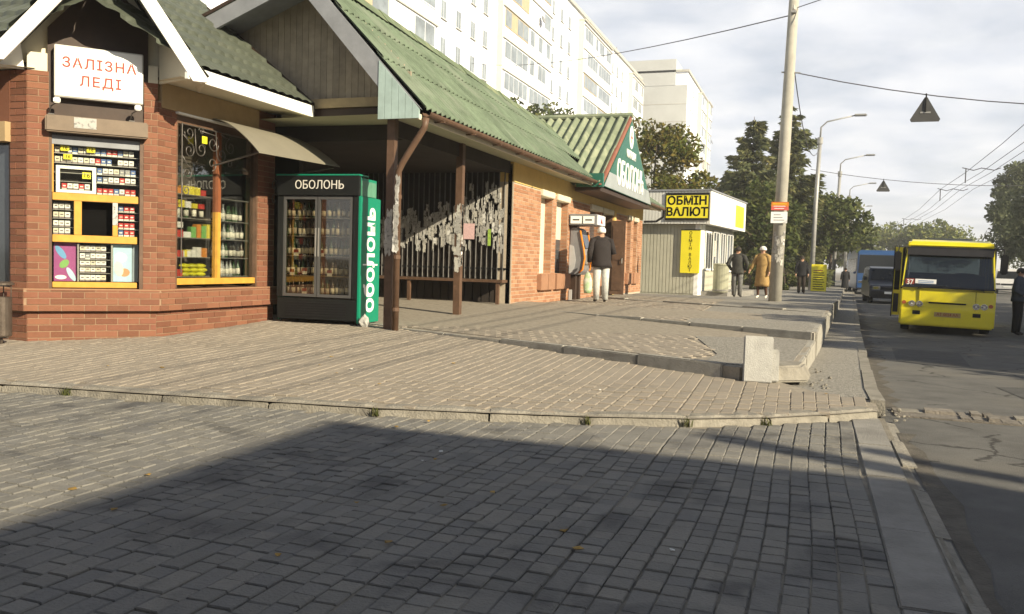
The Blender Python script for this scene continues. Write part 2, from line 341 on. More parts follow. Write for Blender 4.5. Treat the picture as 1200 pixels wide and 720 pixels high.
# pavers: one shared chamfered mesh
def paver_mesh(name, w, l, ma, ch=.006, h=.05):
    a, c = w / 2, l / 2; i, k = a - ch, c - ch
    b = MB().add([(-a, -c, -h), (a, -c, -h), (a, c, -h), (-a, c, -h), (-a, -c, -ch), (a, -c, -ch), (a, c, -ch), (-a, c, -ch), (-i, -k, 0), (i, -k, 0), (i, k, 0), (-i, k, 0)],
                 [(8, 9, 10, 11), (4, 5, 9, 8), (5, 6, 10, 9), (6, 7, 11, 10), (7, 4, 8, 11), (0, 1, 5, 4), (1, 2, 6, 5), (2, 3, 7, 6), (3, 0, 4, 7)])
    me = b.mesh(name); me.materials.append(ma); return me
def pave(parent, me, pw, pl, poly, zf, x0, x1, y0, y1, ma, cap=300, jit=.0016, wob=.004, slope=0., amp=.0, short=.0, name='paver'):
    spots = []; nx = int((x1 - x0) / pw)
    for i in range(nx):
        x = x0 + pw * (i + .5); off = (i % 2) * pl * .5 + rnd.uniform(-.02, .02); yy = y0 - pl + off
        xo = rnd.uniform(-wob, wob)
        while yy < y1:
            l_ = pl * (.5 if rnd.random() < short else 1) * rnd.uniform(.97, 1.03); yc = yy + l_ / 2
            if inpoly((x, yc), poly): spots.append((x + xo + .012 * math.sin(yc * 1.7 + i * .15), yc, (l_ - .008) / (pl - .008)))
            yy += l_
    vis = sorted([q for q in spots if inframe((q[0], q[1], zf(q[1], q[0])), 25)], key=lambda q: (Vector((q[0], q[1], zf(q[1], q[0]))) - CAM).length)
    big = set(vis[:cap]); J = MB(); base = [tuple(v.co) for v in me.vertices]; fc = [tuple(p.vertices) for p in me.polygons]
    for q in spots:
        dz = rnd.uniform(-jit, jit) + amp * (math.sin(q[0] * 2.3 + 1) * math.sin(q[1] * 3.1)); rz = rnd.gauss(0, .012); tx, ty = rnd.gauss(0, .010), rnd.gauss(0, .014)
        if q in big:
            o = bpy.data.objects.new(name, me); COL.objects.link(o); o.parent = parent
            o.location = (q[0], q[1], zf(q[1], q[0]) + dz); o.rotation_euler = (tx, ty + 0, rz); o.scale = (1, q[2], 1)
        else:
            ca, sa = math.cos(rz), math.sin(rz)
            J.add([(q[0] + v[0] * ca - v[1] * q[2] * sa, q[1] + v[0] * sa + v[1] * q[2] * ca, zf(q[1] + v[1], q[0]) + dz + v[2] - v[0] * ty + v[1] * tx) for v in base], fc)
    tag(J.build(name + 's_beyond', ma, parent), kind='stuff')
# lower plaza
lp = MB().quad((-16, -14, -.011), (.62, -14, -.011), (.62, 7.7, -.011), (-16, 7.7, -.011))
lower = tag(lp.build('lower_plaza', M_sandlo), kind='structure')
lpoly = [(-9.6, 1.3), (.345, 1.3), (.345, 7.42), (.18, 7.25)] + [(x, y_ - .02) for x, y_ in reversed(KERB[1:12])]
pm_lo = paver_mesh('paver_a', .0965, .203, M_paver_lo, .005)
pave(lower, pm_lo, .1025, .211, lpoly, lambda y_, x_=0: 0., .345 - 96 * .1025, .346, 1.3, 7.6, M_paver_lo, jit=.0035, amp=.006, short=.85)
# concrete edge band on the street side of the lower plaza, and worn low kerb pieces
y = -4.
while y < 7.5:
    L_ = min(rnd.uniform(.95, 1.15), 7.62 - y)
    if L_ > .1: MB().box((.352 + rnd.uniform(0, .006), y, -.06), (.575, y + L_ - .012, rnd.uniform(-.004, .006))).build('edge_slab', M_concd, lower, bevel=.006)
    y += L_
low_kerb = tag(MB().box((.585, -4, -.3), (.60, 7.4, -.035)).build('worn_kerb', M_concd), kind='structure')
y = -4.
while y < 7.2:
    L_ = rnd.uniform(.5, 1.0); k = MB(); w = .70 + rnd.uniform(-.03, .02); h0 = rnd.uniform(-.012, .004)
    k.add([(.59, y, -.2), (w, y + .02, -.2), (w + rnd.uniform(-.03, .02), y + L_ - .03, -.2), (.59, y + L_ - .015, -.2),
           (.59, y, h0), (w - .02, y + .02, h0 - .012), (w - .03, y + L_ - .03, h0 - rnd.uniform(.0, .02)), (.59, y + L_ - .015, h0)],
          [(4, 5, 6, 7), (0, 1, 5, 4), (1, 2, 6, 5), (2, 3, 7, 6), (3, 0, 4, 7)])
    k.build('kerb_stone', M_conc, low_kerb); y += L_
# upper plaza
upoly = KERB + [(.5, 8.05), (-.1, 8.9), (-.62, 8.45), (-5.4, 10.55), (-7.3, 11.4), (-14, 11.4)]
upb = MB(); xs_ = [-14.0] + [k[0] for k in KERB[1:]]; N_ = 8
far = lambda x: 16.0 if x < -.45 else (8.6 if x < -.2 else 8.14)
for xa, xb in zip(xs_, xs_[1:]):
    for j in range(N_):
        P = []
        for xx, jj in ((xa, j), (xb, j), (xb, j + 1), (xa, j + 1)):
            yy = KY(xx) + (far(xx) - KY(xx)) * (jj / N_); P.append((xx, yy, UP(yy, xx) - .012))
        upb.quad(*P)
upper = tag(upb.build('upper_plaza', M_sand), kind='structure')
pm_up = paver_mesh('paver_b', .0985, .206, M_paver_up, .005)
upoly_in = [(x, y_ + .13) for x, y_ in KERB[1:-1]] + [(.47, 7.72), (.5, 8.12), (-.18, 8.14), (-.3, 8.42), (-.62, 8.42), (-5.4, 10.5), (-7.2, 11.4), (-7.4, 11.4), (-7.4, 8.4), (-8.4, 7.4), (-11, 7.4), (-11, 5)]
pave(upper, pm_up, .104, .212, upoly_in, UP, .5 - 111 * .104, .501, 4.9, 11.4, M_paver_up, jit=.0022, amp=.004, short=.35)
# kerb stones of the front edge, each one a piece
kerb = tag(MB().prism([(KERB[0][0] - .3, KERB[0][1] + .1, -.2), (KERB[0][0] - .1, KERB[0][1] + .1, -.2), (KERB[0][0] - .1, KERB[0][1] + .25, -.2), (KERB[0][0] - .3, KERB[0][1] + .25, -.2)], (0, 0, .28)).build('front_kerb', M_conc), kind='structure')
for i in range(len(KERB) - 1):
    p = Vector((*KERB[i], 0)); q = Vector((*KERB[i + 1], 0)); d = (q - p); L_ = d.length; d.normalize(); n = Vector((-d.y, d.x, 0))
    nseg = 9; vs = []; fs = []
    for k in range(nseg + 1):
        c = p + d * (.008 + (L_ - .016) * k / nseg); e = .03 * rnd.random() + .01 if k in (0, nseg) else .014 * rnd.random() ** 2
        zt = UP(c.y, c.x) + .006 - e * .6; w = .155
        vs += [c - n * (.012 + .006 * rnd.random()) + Vector((0, 0, -.12)), c + n * (.006 + .008 * rnd.random()) + Vector((0, 0, zt * .6)), c + n * (.045 + e * .9) + Vector((0, 0, zt)), c + n * w + Vector((0, 0, zt + .003)), c + n * w + Vector((0, 0, -.12))]
    for k in range(nseg):
        for j in range(4): a = k * 5 + j; fs.append((a, a + 5, a + 6, a + 1))
    fs += [(0, 1, 2, 3, 4), tuple(nseg * 5 + t for t in (4, 3, 2, 1, 0))]
    me = MB().add(vs, fs).mesh('kerb_stone'); bm = bmesh.new(); bm.from_mesh(me); bmesh.ops.recalc_face_normals(bm, faces=bm.faces); bm.to_mesh(me); bm.free()
    link('kerb_stone', me, M_conc, kerb)
# terraces
def slab_poly(name, poly, zf, bottom, ma):
    b = MB(); n = len(poly); top = [Vector((x, y_, zf(y_))) for x, y_ in poly]; bo = [Vector((x, y_, bottom)) for x, y_ in poly]
    a = sum(poly[i][0] * poly[(i + 1) % n][1] - poly[(i + 1) % n][0] * poly[i][1] for i in range(n))
    if a < 0: top.reverse(); bo.reverse()
    b.add(top + bo, [tuple(range(n))] + [(i + n, (i + 1) % n + n, (i + 1) % n, i) for i in range(n)])
    return tag(b.build(name, ma), kind='structure')
T1 = [(-10, 12.6), (-7.3, 11.42), (-5.4, 10.57), (-.62, 8.47), (-.12, 8.95), (.06, 12.37), (-.92, 12.85), (-3.34, 13.9), (-5.4, 14.95), (-10, 16.5)]
ter1 = slab_poly('terrace', T1, lambda y_: .25, 0, M_sand)
T2a = [(-10, 17.5), (-5.4, 14.95), (-3.34, 13.9), (-.92, 12.85), (.06, 12.4), (.55, 24), (-14, 24)]
ter2 = slab_poly('upper_terrace', T2a, lambda y_: .348, -.4, M_sand)
slab_poly('terrace_slope', [(-14, 24), (.55, 24), (1.0, 34), (-14, 34)], T2z, -.4, M_concd)
slab_poly('terrace_far', [(-30, 34), (1.0, 34), (2.4, 70), (4.5, 120), (-30, 120)], T2z, -.4, M_concd)
pm_t1 = paver_mesh('paver_c', .196, .098, M_paver_up, .005)
def pave2(parent, poly, z, x0, x1, y0, y1, ang, name='paver', cap=300):
    base = [tuple(v.co) for v in pm_t1.vertices]; fc = [tuple(p.vertices) for p in pm_t1.polygons]; J = MB(); spots = []
    ca, sa = math.cos(ang), math.sin(ang); cx, cy = (x0 + x1) / 2, (y0 + y1) / 2; nr = int((y1 - y0) / .104) + 20
    for j in range(-nr // 2, nr // 2):
        for i in range(-32, 32):
            u = (i + .5 * (j % 2)) * .204; v = j * .104; px, py = cx + u * ca - v * sa, cy + u * sa + v * ca
            if inpoly((px, py), poly): spots.append((px, py))
    spots.sort(key=lambda q: (Vector((*q, z)) - CAM).length)
    n = 0
    for q in spots:
        dz = rnd.uniform(-.003, .003); tl = rnd.uniform(-.02, .02); rz = ang + rnd.uniform(-.02, .02)
        if n < cap and inframe((*q, z)):
            n += 1; o = bpy.data.objects.new(name, pm_t1); COL.objects.link(o); o.parent = parent; o.location = (*q, z + dz); o.rotation_euler = (tl, 0, rz)
        else:
            c_, s_ = math.cos(rz), math.sin(rz)
            J.add([(q[0] + v[0] * c_ - v[1] * s_, q[1] + v[0] * s_ + v[1] * c_, z + dz + v[2] + v[1] * tl) for v in base], fc)
    if J.v: tag(J.build(name + 's_beyond', M_paver_up, parent), kind='stuff')
pave2(ter1, [(-9, 12.15), (-5.4, 10.72), (-1.2, 8.88), (-1.0, 9.6), (-1.9, 13.1), (-3.34, 13.75), (-5.4, 14.8), (-9, 15.2)], .262, -9, -.9, 8.8, 15.2, R(-24))
pave2(ter2, [(-5.4, 15.1), (-3.34, 14.05), (-1.9, 13.4), (-2.3, 22), (-5.4, 23)], .36, -5.4, -1.9, 13.4, 23, R(-24))
# concrete patches at the terraces' street end
MB().prism([(-.95, 9.6, .245), (-.98, 8.78, .245), (-.6, 8.62, .245), (-.16, 9.05, .245), (.0, 12.2, .245), (-.95, 12.7, .245), (-1.75, 13.05, .245)], (0, 0, .014)).build('concrete_patch', M_agg, ter1)
MB().prism([(-1.85, 13.35, .34), (-.9, 12.97, .34), (.02, 12.55, .34), (.5, 23.9, .34), (-2.2, 23.9, .34)], (0, 0, .016)).build('concrete_patch', M_agg, ter2)
def edge_stones(parent, pts, zt, h, w=.085, step=1.0, ma=M_edge):
    for a, c in zip(pts, pts[1:]):
        p = Vector((*a, 0)); q = Vector((*c, 0)); d = q - p; L_ = d.length; d.normalize(); n = Vector((-d.y, d.x, 0)); ns = max(1, round(L_ / step))
        for k in range(ns):
            s0, s1 = L_ * k / ns + .006, L_ * (k + 1) / ns - .006; j = rnd.uniform(-.022, .004); t = rnd.uniform(-.016, .012)
            P = lambda s_, o_, z_: p + d * s_ + n * o_ + Vector((0, 0, z_))
            k0 = MB().add([P(s0, -.03, zt - h), P(s1, -.03, zt - h), P(s1, w, zt - h), P(s0, w, zt - h), P(s0, -.025 + t, zt + j), P(s1, -.025, zt + j + t), P(s1, w, zt + j + t), P(s0, w, zt + j)],
                          [(0, 3, 2, 1), (4, 5, 6, 7), (0, 1, 5, 4), (1, 2, 6, 5), (2, 3, 7, 6), (3, 0, 4, 7)])
            k0.build('edging_stone', ma, parent, bevel=.012)
edge_stones(ter1, [(-7.3, 11.42), (-5.4, 10.57), (-.78, 8.54)], .272, .16)
edge_stones(ter2, [(-5.35, 14.93), (-3.34, 13.9), (-.92, 12.85), (.05, 12.42)], .372, .14)
edge_stones(ter2, [(.07, 12.5), (.55, 24)], .362, .40, w=.12)
edge_stones(ter2, [(-5.3, 21.2), (-2.3, 19.7), (.35, 18.4)], .395, .1, w=.14)
edge_stones(ter1, [(-.10, 9.0), (.06, 12.3)], .258, .3, w=.09)
# row of broken setts lifted out of the road surface
setts = tag(MB().box((.74, 8.05, -.1), (4.2, 8.5, -.028)).build('road_patch', M_brkold), kind='structure')
x = .80
while x < 4.1:
    w = rnd.choice([.10, .14, .2, .26]); 
    for r_ in range(2):
        y0 = 8.08 + r_ * .21 + rnd.uniform(-.02, .02); h = rnd.uniform(-.022, .022)
        MB().prism([(x, y0, -.08), (x + w - .02, y0 + rnd.uniform(-.015, .015), -.08), (x + w - .025, y0 + .185, -.08), (x + .01, y0 + .18, -.08)], (rnd.uniform(-.01, .01), 0, .065 + h)).build('sett', M_brkold if rnd.random() < .7 else M_conc, setts)
    x += w
# leaning concrete slab, broken block beside it
sb = MB(); sb.box((-.135, -.03, 0), (.135, .03, .44)); o = sb.build('concrete_slab', M_conc2, bevel=.008)
o.location = (-.452, 8.44, .122); o.rotation_euler = (R(-7), R(1), R(12)); tag(o, 'upright pale concrete slab leaning at the end of the terrace step', 'slab')
o = MB().box((-.16, -.03, 0), (.16, .03, .31)).build('concrete_slab', M_conc2, bevel=.01); o.location = (-.42, 8.53, .125); o.rotation_euler = (R(-5), 0, R(8)); tag(o, 'lower wider concrete slab behind the upright leaning slab', 'slab')
blk = MB(); blk.add([(-.31, 8.50, .12), (.02, 8.82, .11), (.04, 9.3, .11), (-.30, 9.2, .12), (-.29, 8.55, .275), (-.07, 8.86, .265), (-.03, 9.25, .262), (-.30, 9.18, .275)], [(0, 3, 2, 1), (4, 5, 6, 7), (0, 1, 5, 4), (1, 2, 6, 5), (2, 3, 7, 6), (3, 0, 4, 7)])
tag(blk.build('concrete_block', M_conc, bevel=.02), 'crumbling rough concrete block at the corner of the terrace step', 'block')
# rubble at the kerb corner and along the strip
for i in range(26):
    if i < 14: px, py = rnd.uniform(.02, .2), rnd.uniform(8.5, 10.8)
    else: px, py = rnd.uniform(.6, .85), rnd.uniform(7.6, 8.3)
    zc = Sz(py) if i < 14 else -.02
    if i < 14: px += (py - 8.5) * .03
    r_ = rnd.uniform(.008, .024); bm = bmesh.new(); bmesh.ops.create_icosphere(bm, subdivisions=1, radius=r_)
    for v in bm.verts: v.co *= rnd.uniform(.7, 1.2); v.co.z *= .7
    me = bpy.data.meshes.new('rubble'); bm.to_mesh(me); bm.free(); o = link('rubble_stone', me, M_conc); o.location = (px, py, zc + r_ * .4)
    tag(o, 'small concrete crumb fallen beside the terrace edge' if i < 14 else 'small concrete crumb lying at the broken kerb corner', 'stone', 'crumbs beside the terrace edge' if i < 14 else 'crumbs at the kerb corner')
# litter and fallen leaves on the paving
M_lit = mat('litter_paper', (.6, .6, .57), .8, .1, 20); M_fl = mat('fallen_leaf', (.30, .19, .05), .8, .25, 20, rand=.3)
for i in range(34):
    lf_ = i >= 8; px, py = rnd.uniform(-6.5, .3), rnd.uniform(2.8, 8.2); on_up = py > np.interp(px, [k[0] for k in KERB], [k[1] for k in KERB]) + .2
    if not on_up and py > np.interp(px, [k[0] for k in KERB], [k[1] for k in KERB]) - .05: py -= .3
    zc = UP(py, px) if on_up else 0.; r_ = rnd.uniform(.014, .026) if lf_ else rnd.uniform(.008, .018); ph = rnd.uniform(0, 6)
    pts = [(px + r_ * (.55 + .45 * rnd.random()) * math.cos(ph + 6.2832 * k / 7) * (1.5 if lf_ and k in (0,) else 1), py + r_ * (.55 + .45 * rnd.random()) * math.sin(ph + 6.2832 * k / 7), zc + .006 + rnd.uniform(0, .008)) for k in range(7)]
    tag(MB().prism(pts, (0, 0, .0015)).build('fallen_leaf' if lf_ else 'paper_scrap', M_fl if lf_ else M_lit), 'dry brown leaf lying on the plaza paving' if lf_ else 'tiny white paper scrap lying on the plaza paving', 'leaf' if lf_ else 'litter', 'leaves on the paving' if lf_ else 'paper scraps on the paving')
# weed tufts in kerb joints
M_weed = leafmat('weed', [(.05, .07, .02), (.10, .11, .04), (.16, .14, .06)])
for i, (x, y_) in enumerate([(-3.1, 5.76), (-1.56, 6.2), (-.85, 6.47), (-.28, 6.82), (-5.75, 5.37)]):
    b = MB()
    for k in range(26):
        a = rnd.uniform(0, 6.28); l = rnd.uniform(.03, .07); bx, by = rnd.gauss(0, .022), rnd.gauss(0, .012); t = Vector((math.cos(a), math.sin(a), 0)); s_ = Vector((-t.y, t.x, 0)) * .004; p = Vector((x + bx, y_ + by, .0))
        b.quad(p - s_, p + s_, p + t * l * .4 + Vector((0, 0, l)) + s_ * .4, p + t * l * .4 + Vector((0, 0, l)) - s_ * .4)
    tag(b.build('weed_tuft', M_weed), 'small dry weed tuft growing in a joint of the front kerb', 'weed', 'weeds in the kerb joints')
# ------------------------------------------------------------------ shared materials for buildings
M_mortar = mat('mortar', (.28, .185, .12), .95, .15, 20)
M_brick = mat('brick_orange', (.18, .078, .046), .8, .25, 14, .25, 120, rand=.22, rcols=[(.20, .085, .048), (.165, .066, .04), (.225, .10, .057), (.18, .075, .044), (.15, .058, .037)], stain=(1.3, .56, .35, (.17, .075, .045)))
M_brick2 = mat('brick_tan', (.35, .18, .10), .85, .2, 10, .25, 120, rand=.16, rcols=[(.36, .18, .10), (.31, .145, .08), (.40, .22, .135), (.33, .165, .088)])
M_mortar2 = mat('mortar_grey', (.42, .36, .28), .95, .15, 20)
M_white = mat('white_paint', (.80, .79, .75), .5, .05, 5, stain=(1.5, .6, .2, (.6, .58, .52)))
M_cream = mat('cream_paint', (.62, .58, .46), .6, .06, 5)
M_tan = mat('tan_plaster', (.36, .26, .14), .8, .1, 6)
M_yel = mat('yellow_plaster', (.60, .43, .16), .8, .08, 4, .1, 50)
M_dkbr = mat('dark_brown_panel', (.045, .028, .02), .5, .2, 6)
M_brown = mat('brown_metal', (.105, .062, .04), .5, .25, 7, stain=(6, .6, .5, (.2, .12, .08)))
M_wood = mat('yellow_wood', (.50, .27, .045), .45, .15, 9)
M_woodp = mat('pale_wood', (.36, .28, .16), .75, .2, 5)
M_tile = mat('metal_tile_green', (.072, .082, .062), .5, .2, 3, .1, 30, spec=.5, stain=(2.0, .55, .4, (.105, .108, .085)))
M_roof = mat('green_slate', (.11, .145, .098), .85, .3, 2.4, .3, 40, rand=.10, stain=(1.6, .5, .6, (.175, .20, .155)))
M_roofd = mat('green_slate_dark', (.17, .20, .135), .75, .22, 2, .2, 40, rand=.08, stain=(2.2, .5, .5, (.33, .35, .24)))
M_ridge = mat('ridge_cap', (.13, .165, .10), .8, .25, 3, stain=(3, .55, .5, (.3, .3, .16)))
M_grey = mat('grey_board', (.23, .24, .26), .7, .15, 4)
M_blueg = mat('blue_green_board', (.33, .43, .41), .65, .12, 6)
M_soff = mat('soffit_green_cream', (.40, .40, .28), .7, .08, 3)
M_gab = mat('gable_board', (.30, .255, .19), .75, .2, 5, rand=.13)
M_black = mat('black_metal', (.014, .014, .015), .5, .2, 8, spec=.2)
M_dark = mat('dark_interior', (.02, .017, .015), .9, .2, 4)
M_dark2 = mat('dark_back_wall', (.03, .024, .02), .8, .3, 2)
M_green = mat('fridge_green', (.0, .20, .115), .35, .08, 4, spec=.5)
M_greend = mat('sign_green', (.022, .115, .08), .4, .1, 3, spec=.5)
M_wht2 = mat('sign_white', (.85, .85, .82), .35, .03, 3, spec=.5)
M_red = mat('sign_red', (.28, .05, .03), .5, .05, 4)
M_signy = mat('sign_yellow', (.78, .68, .03), .4, .05, 2, spec=.4)
M_ink = mat('ink_black', (.005, .005, .005), .9, .05, 4, spec=.05)
M_silver = mat('galvanised', (.42, .41, .38), .35, .15, 10, metal=.6)
M_iron = mat('wrought_iron', (.10, .09, .08), .4, .2, 10, metal=.4, spec=.6)
M_paper = mat('paper_notice', (.45, .44, .41), .9, .15, 30, rand=.3, rcols=[(.6, .59, .55), (.35, .34, .32), (.5, .48, .42), (.22, .215, .2), (.55, .55, .53)], stain=(26, .52, .75, (.10, .10, .10)))
M_awn = mat('awning_sheet', (.19, .175, .135), .6, .08, 2)
M_gl = glass('shop_glass', (.95, .96, .94), .02)
M_gl2 = glass('fridge_glass', (.85, .82, .74), .05)
M_glwin = mat('window_dark', (.05, .06, .07), .08, .3, .6, spec=.8)

def bricks(parent, rects, ma, bl=.225, bh=.065, j=.010, cap=300, proud=.007, name='brick', rnga=None):
    """rects: (frame, s0, s1, z0, z1[, base offset]); running bond; nearest cap as objects, rest as one part"""
    allb = []
    for rc in rects:
        F, s0, s1, z0, z1 = rc[:5]; no = rc[5] if len(rc) > 5 else 0.
        r_ = int(round(z0 / (bh + j))); z = z0
        while z < z1 - .015:
            zt = min(z + bh, z1); off = (r_ % 2) * .5 * (bl + j); k0 = math.floor((s0 - off) / (bl + j)); k = k0
            while True:
                a = k * (bl + j) + off; c = a + bl; k += 1
                if a >= s1 - .005: break
                a = max(a, s0 + .002); c = min(c, s1 - .002)
                if c - a > .02: allb.append((F, a, c, z, zt, no))
            z += bh + j; r_ += 1
    O0 = CAM
    def ctr(q): F, a, c, z, zt, no = q; return F[0] + F[1] * ((a + c) / 2) + F[2] * no + Vector((0, 0, (z + zt) / 2))
    vis = [q for q in allb if inframe(ctr(q), 5)]; vis.sort(key=lambda q: (ctr(q) - CAM).length)
    big = set(id(q) for q in vis[:cap]); J = MB()
    me = MB().box((-.5, -.5, -.5), (.5, .5, .5)).mesh('brick'); me.materials.append(ma)
    pinv = Matrix.Translation(-Vector(parent.location)) if (parent.type == 'EMPTY' and parent.name in WORLD) else None
    for q in allb:
        F, a, c, z, zt, no = q; pr = proud + rnd.uniform(-.0015, .002)
        if id(q) in big:
            o = bpy.data.objects.new(name, me); COL.objects.link(o); o.parent = parent
            if pinv is not None: o.matrix_parent_inverse = pinv
            p = ctr(q) + F[2] * ((pr - .015) / 2); o.location = p; o.rotation_euler = (0, 0, math.atan2(F[1].y, F[1].x)); o.scale = (c - a, pr + .015, zt - z)
        else: J.fbox(F, a, c, z, zt, no - .015, no + pr)
    if J.v: tag(J.build(name + 's_beyond', ma, parent), kind='stuff')

# ------------------------------------------------------------------ corner kiosk
A0 = Vector((-8.39, 7.308, 0)); A1 = Vector((-7.45, 8.286, 0)); dA = (A1 - A0).normalized(); LA = (A1 - A0).length; nA = Vector((dA.y, -dA.x, 0))
FA = (A0, dA, nA); FB = (A1.copy(), Vector((0, 1, 0)), Vector((1, 0, 0))); FC = (Vector((-11.6, 7.308, 0)), Vector((1, 0, 0)), Vector((0, -1, 0))); LC = 3.21; LB = 2.364
K = thing('kiosk', 'orange brick corner kiosk with steep white-edged gable and grey-green tiled roof', 'kiosk', (-8.9, 8.8, .17), world=True)
def foot(o): # footprint offset outward by o
    k = math.tan(R(22.5)) * o
    return [Vector((-11.6 - 0, 7.308 - o, 0)), A0 + Vector((0, -o, 0)) + Vector((1, 0, 0)) * k, A1 + Vector((o, 0, 0)) + Vector((0, -1, 0)) * k, Vector((-7.45 + o, 10.65, 0)), Vector((-11.6, 10.65, 0))]
MB().prism([p + Vector((0, 0, .1)) for p in foot(-.0)], (0, 0, .395)).build('plinth', M_mortar, K)
MB().prism([p + Vector((0, 0, .492)) for p in foot(.075)], (0, 0, .243)).build('ledge', M_mortar, K)
MB().prism([p + Vector((0, 0, .736)) for p in foot(.078)], (0, 0, .012)).build('ledge_cap', mat('ledge_cap', (.30, .17, .10), .8, .1, 8), K)
def pier(F, s0, s1, z1=3.2, th=.2): MB().fbox(F, s0, s1, .748, z1, -th, 0).build('pier', M_mortar, K)
pier(FA, 0, .215); pier(FA, 1.205, LA - .0); pier(FB, 0.0, .32, 3.0, .2); pier(FB, 1.965, LB, 3.0, .2); pier(FC, LC - .25, LC, 3.2, .2)
ko = .075 * math.tan(R(22.5))
FAL = (A0 + nA * .075, dA, nA); FBL = (A1 + Vector((.075, 0, 0)), FB[1], FB[2]); FCL = (FC[0] + FC[2] * .075, FC[1], FC[2])
bricks(K, [(FAL, -ko, LA + ko, .494, .734), (FBL, -ko, LB, .494, .734), (FCL, 2.2, LC + ko, .494, .734),
           (FA, 0, LA, .11, .49), (FB, 0, LB, .14, .49), (FC, 2.2, LC, .10, .49),
           (FA, 0, .215, .75, 3.2), (FA, 1.205, LA, .75, 3.2), (FB, 0, .32, .75, 2.98), (FB, 1.965, LB, .75, 2.98), (FC, LC - .25, LC, .75, 3.2)], M_brick)
# back room shell
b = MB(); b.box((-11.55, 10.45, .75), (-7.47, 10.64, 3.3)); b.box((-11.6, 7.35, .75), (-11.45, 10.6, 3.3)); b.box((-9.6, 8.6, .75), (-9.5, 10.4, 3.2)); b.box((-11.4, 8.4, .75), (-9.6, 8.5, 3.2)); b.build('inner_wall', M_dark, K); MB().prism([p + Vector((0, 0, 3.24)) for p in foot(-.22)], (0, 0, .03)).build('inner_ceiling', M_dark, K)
# lintels and bands
MB().fbox(FB, .05, 1.95, 2.93, 3.23, -.15, .02).build('lintel_band', M_tan, K)
MB().fbox(FB, .3, 2.3, 2.90, 2.925, -.1, .05).build('lintel_trim', M_white, K)
MB().fbox(FB, 1.965, LB, 3.0, 3.23, -.2, 0.0).build('lintel_end', mat('brick_dark_paint', (.2, .09, .05), .8, .1, 9), K)
MB().fbox(FC, 0, LC - .25, 2.62, 3.2, -.15, .012).build('lintel_band', M_brick, K)
MB().fbox(FC, 0, LC - .24, 2.40, 2.62, -.05, .08).build('shutter_box', M_tan, K)
w = MB().fbox(FC, .3, LC - .25, .75, 2.4, -.12, -.08).build('side_window', M_glwin, K)
MB().fbox(FC, LC - .30, LC - .25, .75, 2.4, -.1, -.02).build('side_window_frame', M_brown, K)
# ---- serving window (chamfer face)
for a_, c_ in ((.215, .245), (1.165, 1.205)): MB().fbox(FA, a_, c_, .75, 2.52, -.09, -.0).build('window_surround', M_brown, K)
MB().fbox(FA, .245, 1.165, 2.40, 2.52, -.09, -.02).build('roller_shutter', M_grey, K)
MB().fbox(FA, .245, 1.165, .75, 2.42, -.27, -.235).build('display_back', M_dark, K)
def rail(nm, s0, s1, z0, z1): MB().fbox(FA, s0, s1, z0, z1, -.08, -.022).build(nm, M_wood, K, bevel=.004)
rail('window_rail', .25, 1.14, .76, .825); rail('window_rail', .25, 1.14, 1.285, 1.37); rail('window_rail', .25, 1.15, 1.765, 1.85)
rail('window_mullion', .47, .55, 1.372, 1.763); rail('window_mullion', .875, .93, 1.372, 1.5); rail('window_mullion', .245, .262, 1.852, 2.4)
MB().fbox(FA, .875, .93, 1.502, 1.763, -.08, -.02).build('paper_notice', M_paper, K)
for a, c, z0, z1 in ((.262, 1.165, 1.855, 2.398), (.25, .468, 1.374, 1.762), (.935, 1.16, 1.374, 1.762), (.25, 1.16, .828, 1.282)):
    MB().fbox(FA, a, c, z0, z1, -.052, -.048).build('glass_pane', M_gl, K)
MB().fbox(FA, .552, .873, 1.374, 1.762, -.22, -.2).build('hatch_shade_plate', M_ink, K)  # black plate stands in for the unlit depth of the open hatch
for z_ in (1.99, 2.09, 2.2, 2.31):
    MB().fbox(FA, .262, 1.163, z_ - .006, z_, -.22, -.10).build('shelf', M_silver, K)
for z_ in (1.46, 1.56, 1.66): 
    for a, c in ((.25, .468), (.935, 1.16)): MB().fbox(FA, a, c, z_ - .005, z_, -.22, -.10).build('shelf', M_silver, K)
for a in (.505, .862): MB().fbox(FA, a, a + .018, .83, 1.28, -.2, -.07).build('rack_post', M_silver, K)
for z_ in (.93, 1.01, 1.09, 1.18): MB().fbox(FA, .525, .86, z_ - .005, z_, -.2, -.09).build('shelf', M_silver, K)
# posters at the window foot
def poster(F, s0, s1, z0, z1, off, base, blobs):
    p = MB().fbox(F, s0, s1, z0, z1, off - .004, off).build('poster', base, K)
    for i, (u, v, r1, r2, an, m_) in enumerate(blobs):
        b = MB(); n = 14; c = F[0] + F[1] * (s0 + (s1 - s0) * u) + Vector((0, 0, z0 + (z1 - z0) * v)) + F[2] * (off + .0012 * (i + 1)); ca, sa = math.cos(an), math.sin(an)
        pts = []
        for k in range(n):
            t = 6.2832 * k / n; x_, y_ = r1 * math.cos(t), r2 * math.sin(t); pts.append(c + F[1] * (x_ * ca - y_ * sa) + Vector((0, 0, x_ * sa + y_ * ca)))
        b.quad(*pts).build('print', m_, p)
mp = lambda n, c: mat(n, c, .35, .1, 8, spec=.5)
poster(FA, .262, .50, .832, 1.278, -.12, mp('poster_purple', (.33, .08, .24)), [(.3, .75, .035, .09, .6, mp('p_blue', (.15, .35, .6))), (.45, .45, .06, .04, .8, mp('p_green', (.2, .4, .12))), (.75, .18, .03, .09, .5, mp('p_pale', (.45, .6, .75))), (.3, .1, .06, .025, 0, M_wht2)])
poster(FA, .885, 1.09, .832, 1.278, -.12, mp('poster_sky', (.42, .6, .75)), [(.4, .65, .07, .06, 0, M_wht2), (.6, .25, .06, .05, 0, mp('p_skin', (.55, .30, .16))), (.3, .35, .05, .09, .2, mp('p_cream', (.75, .72, .62)))])
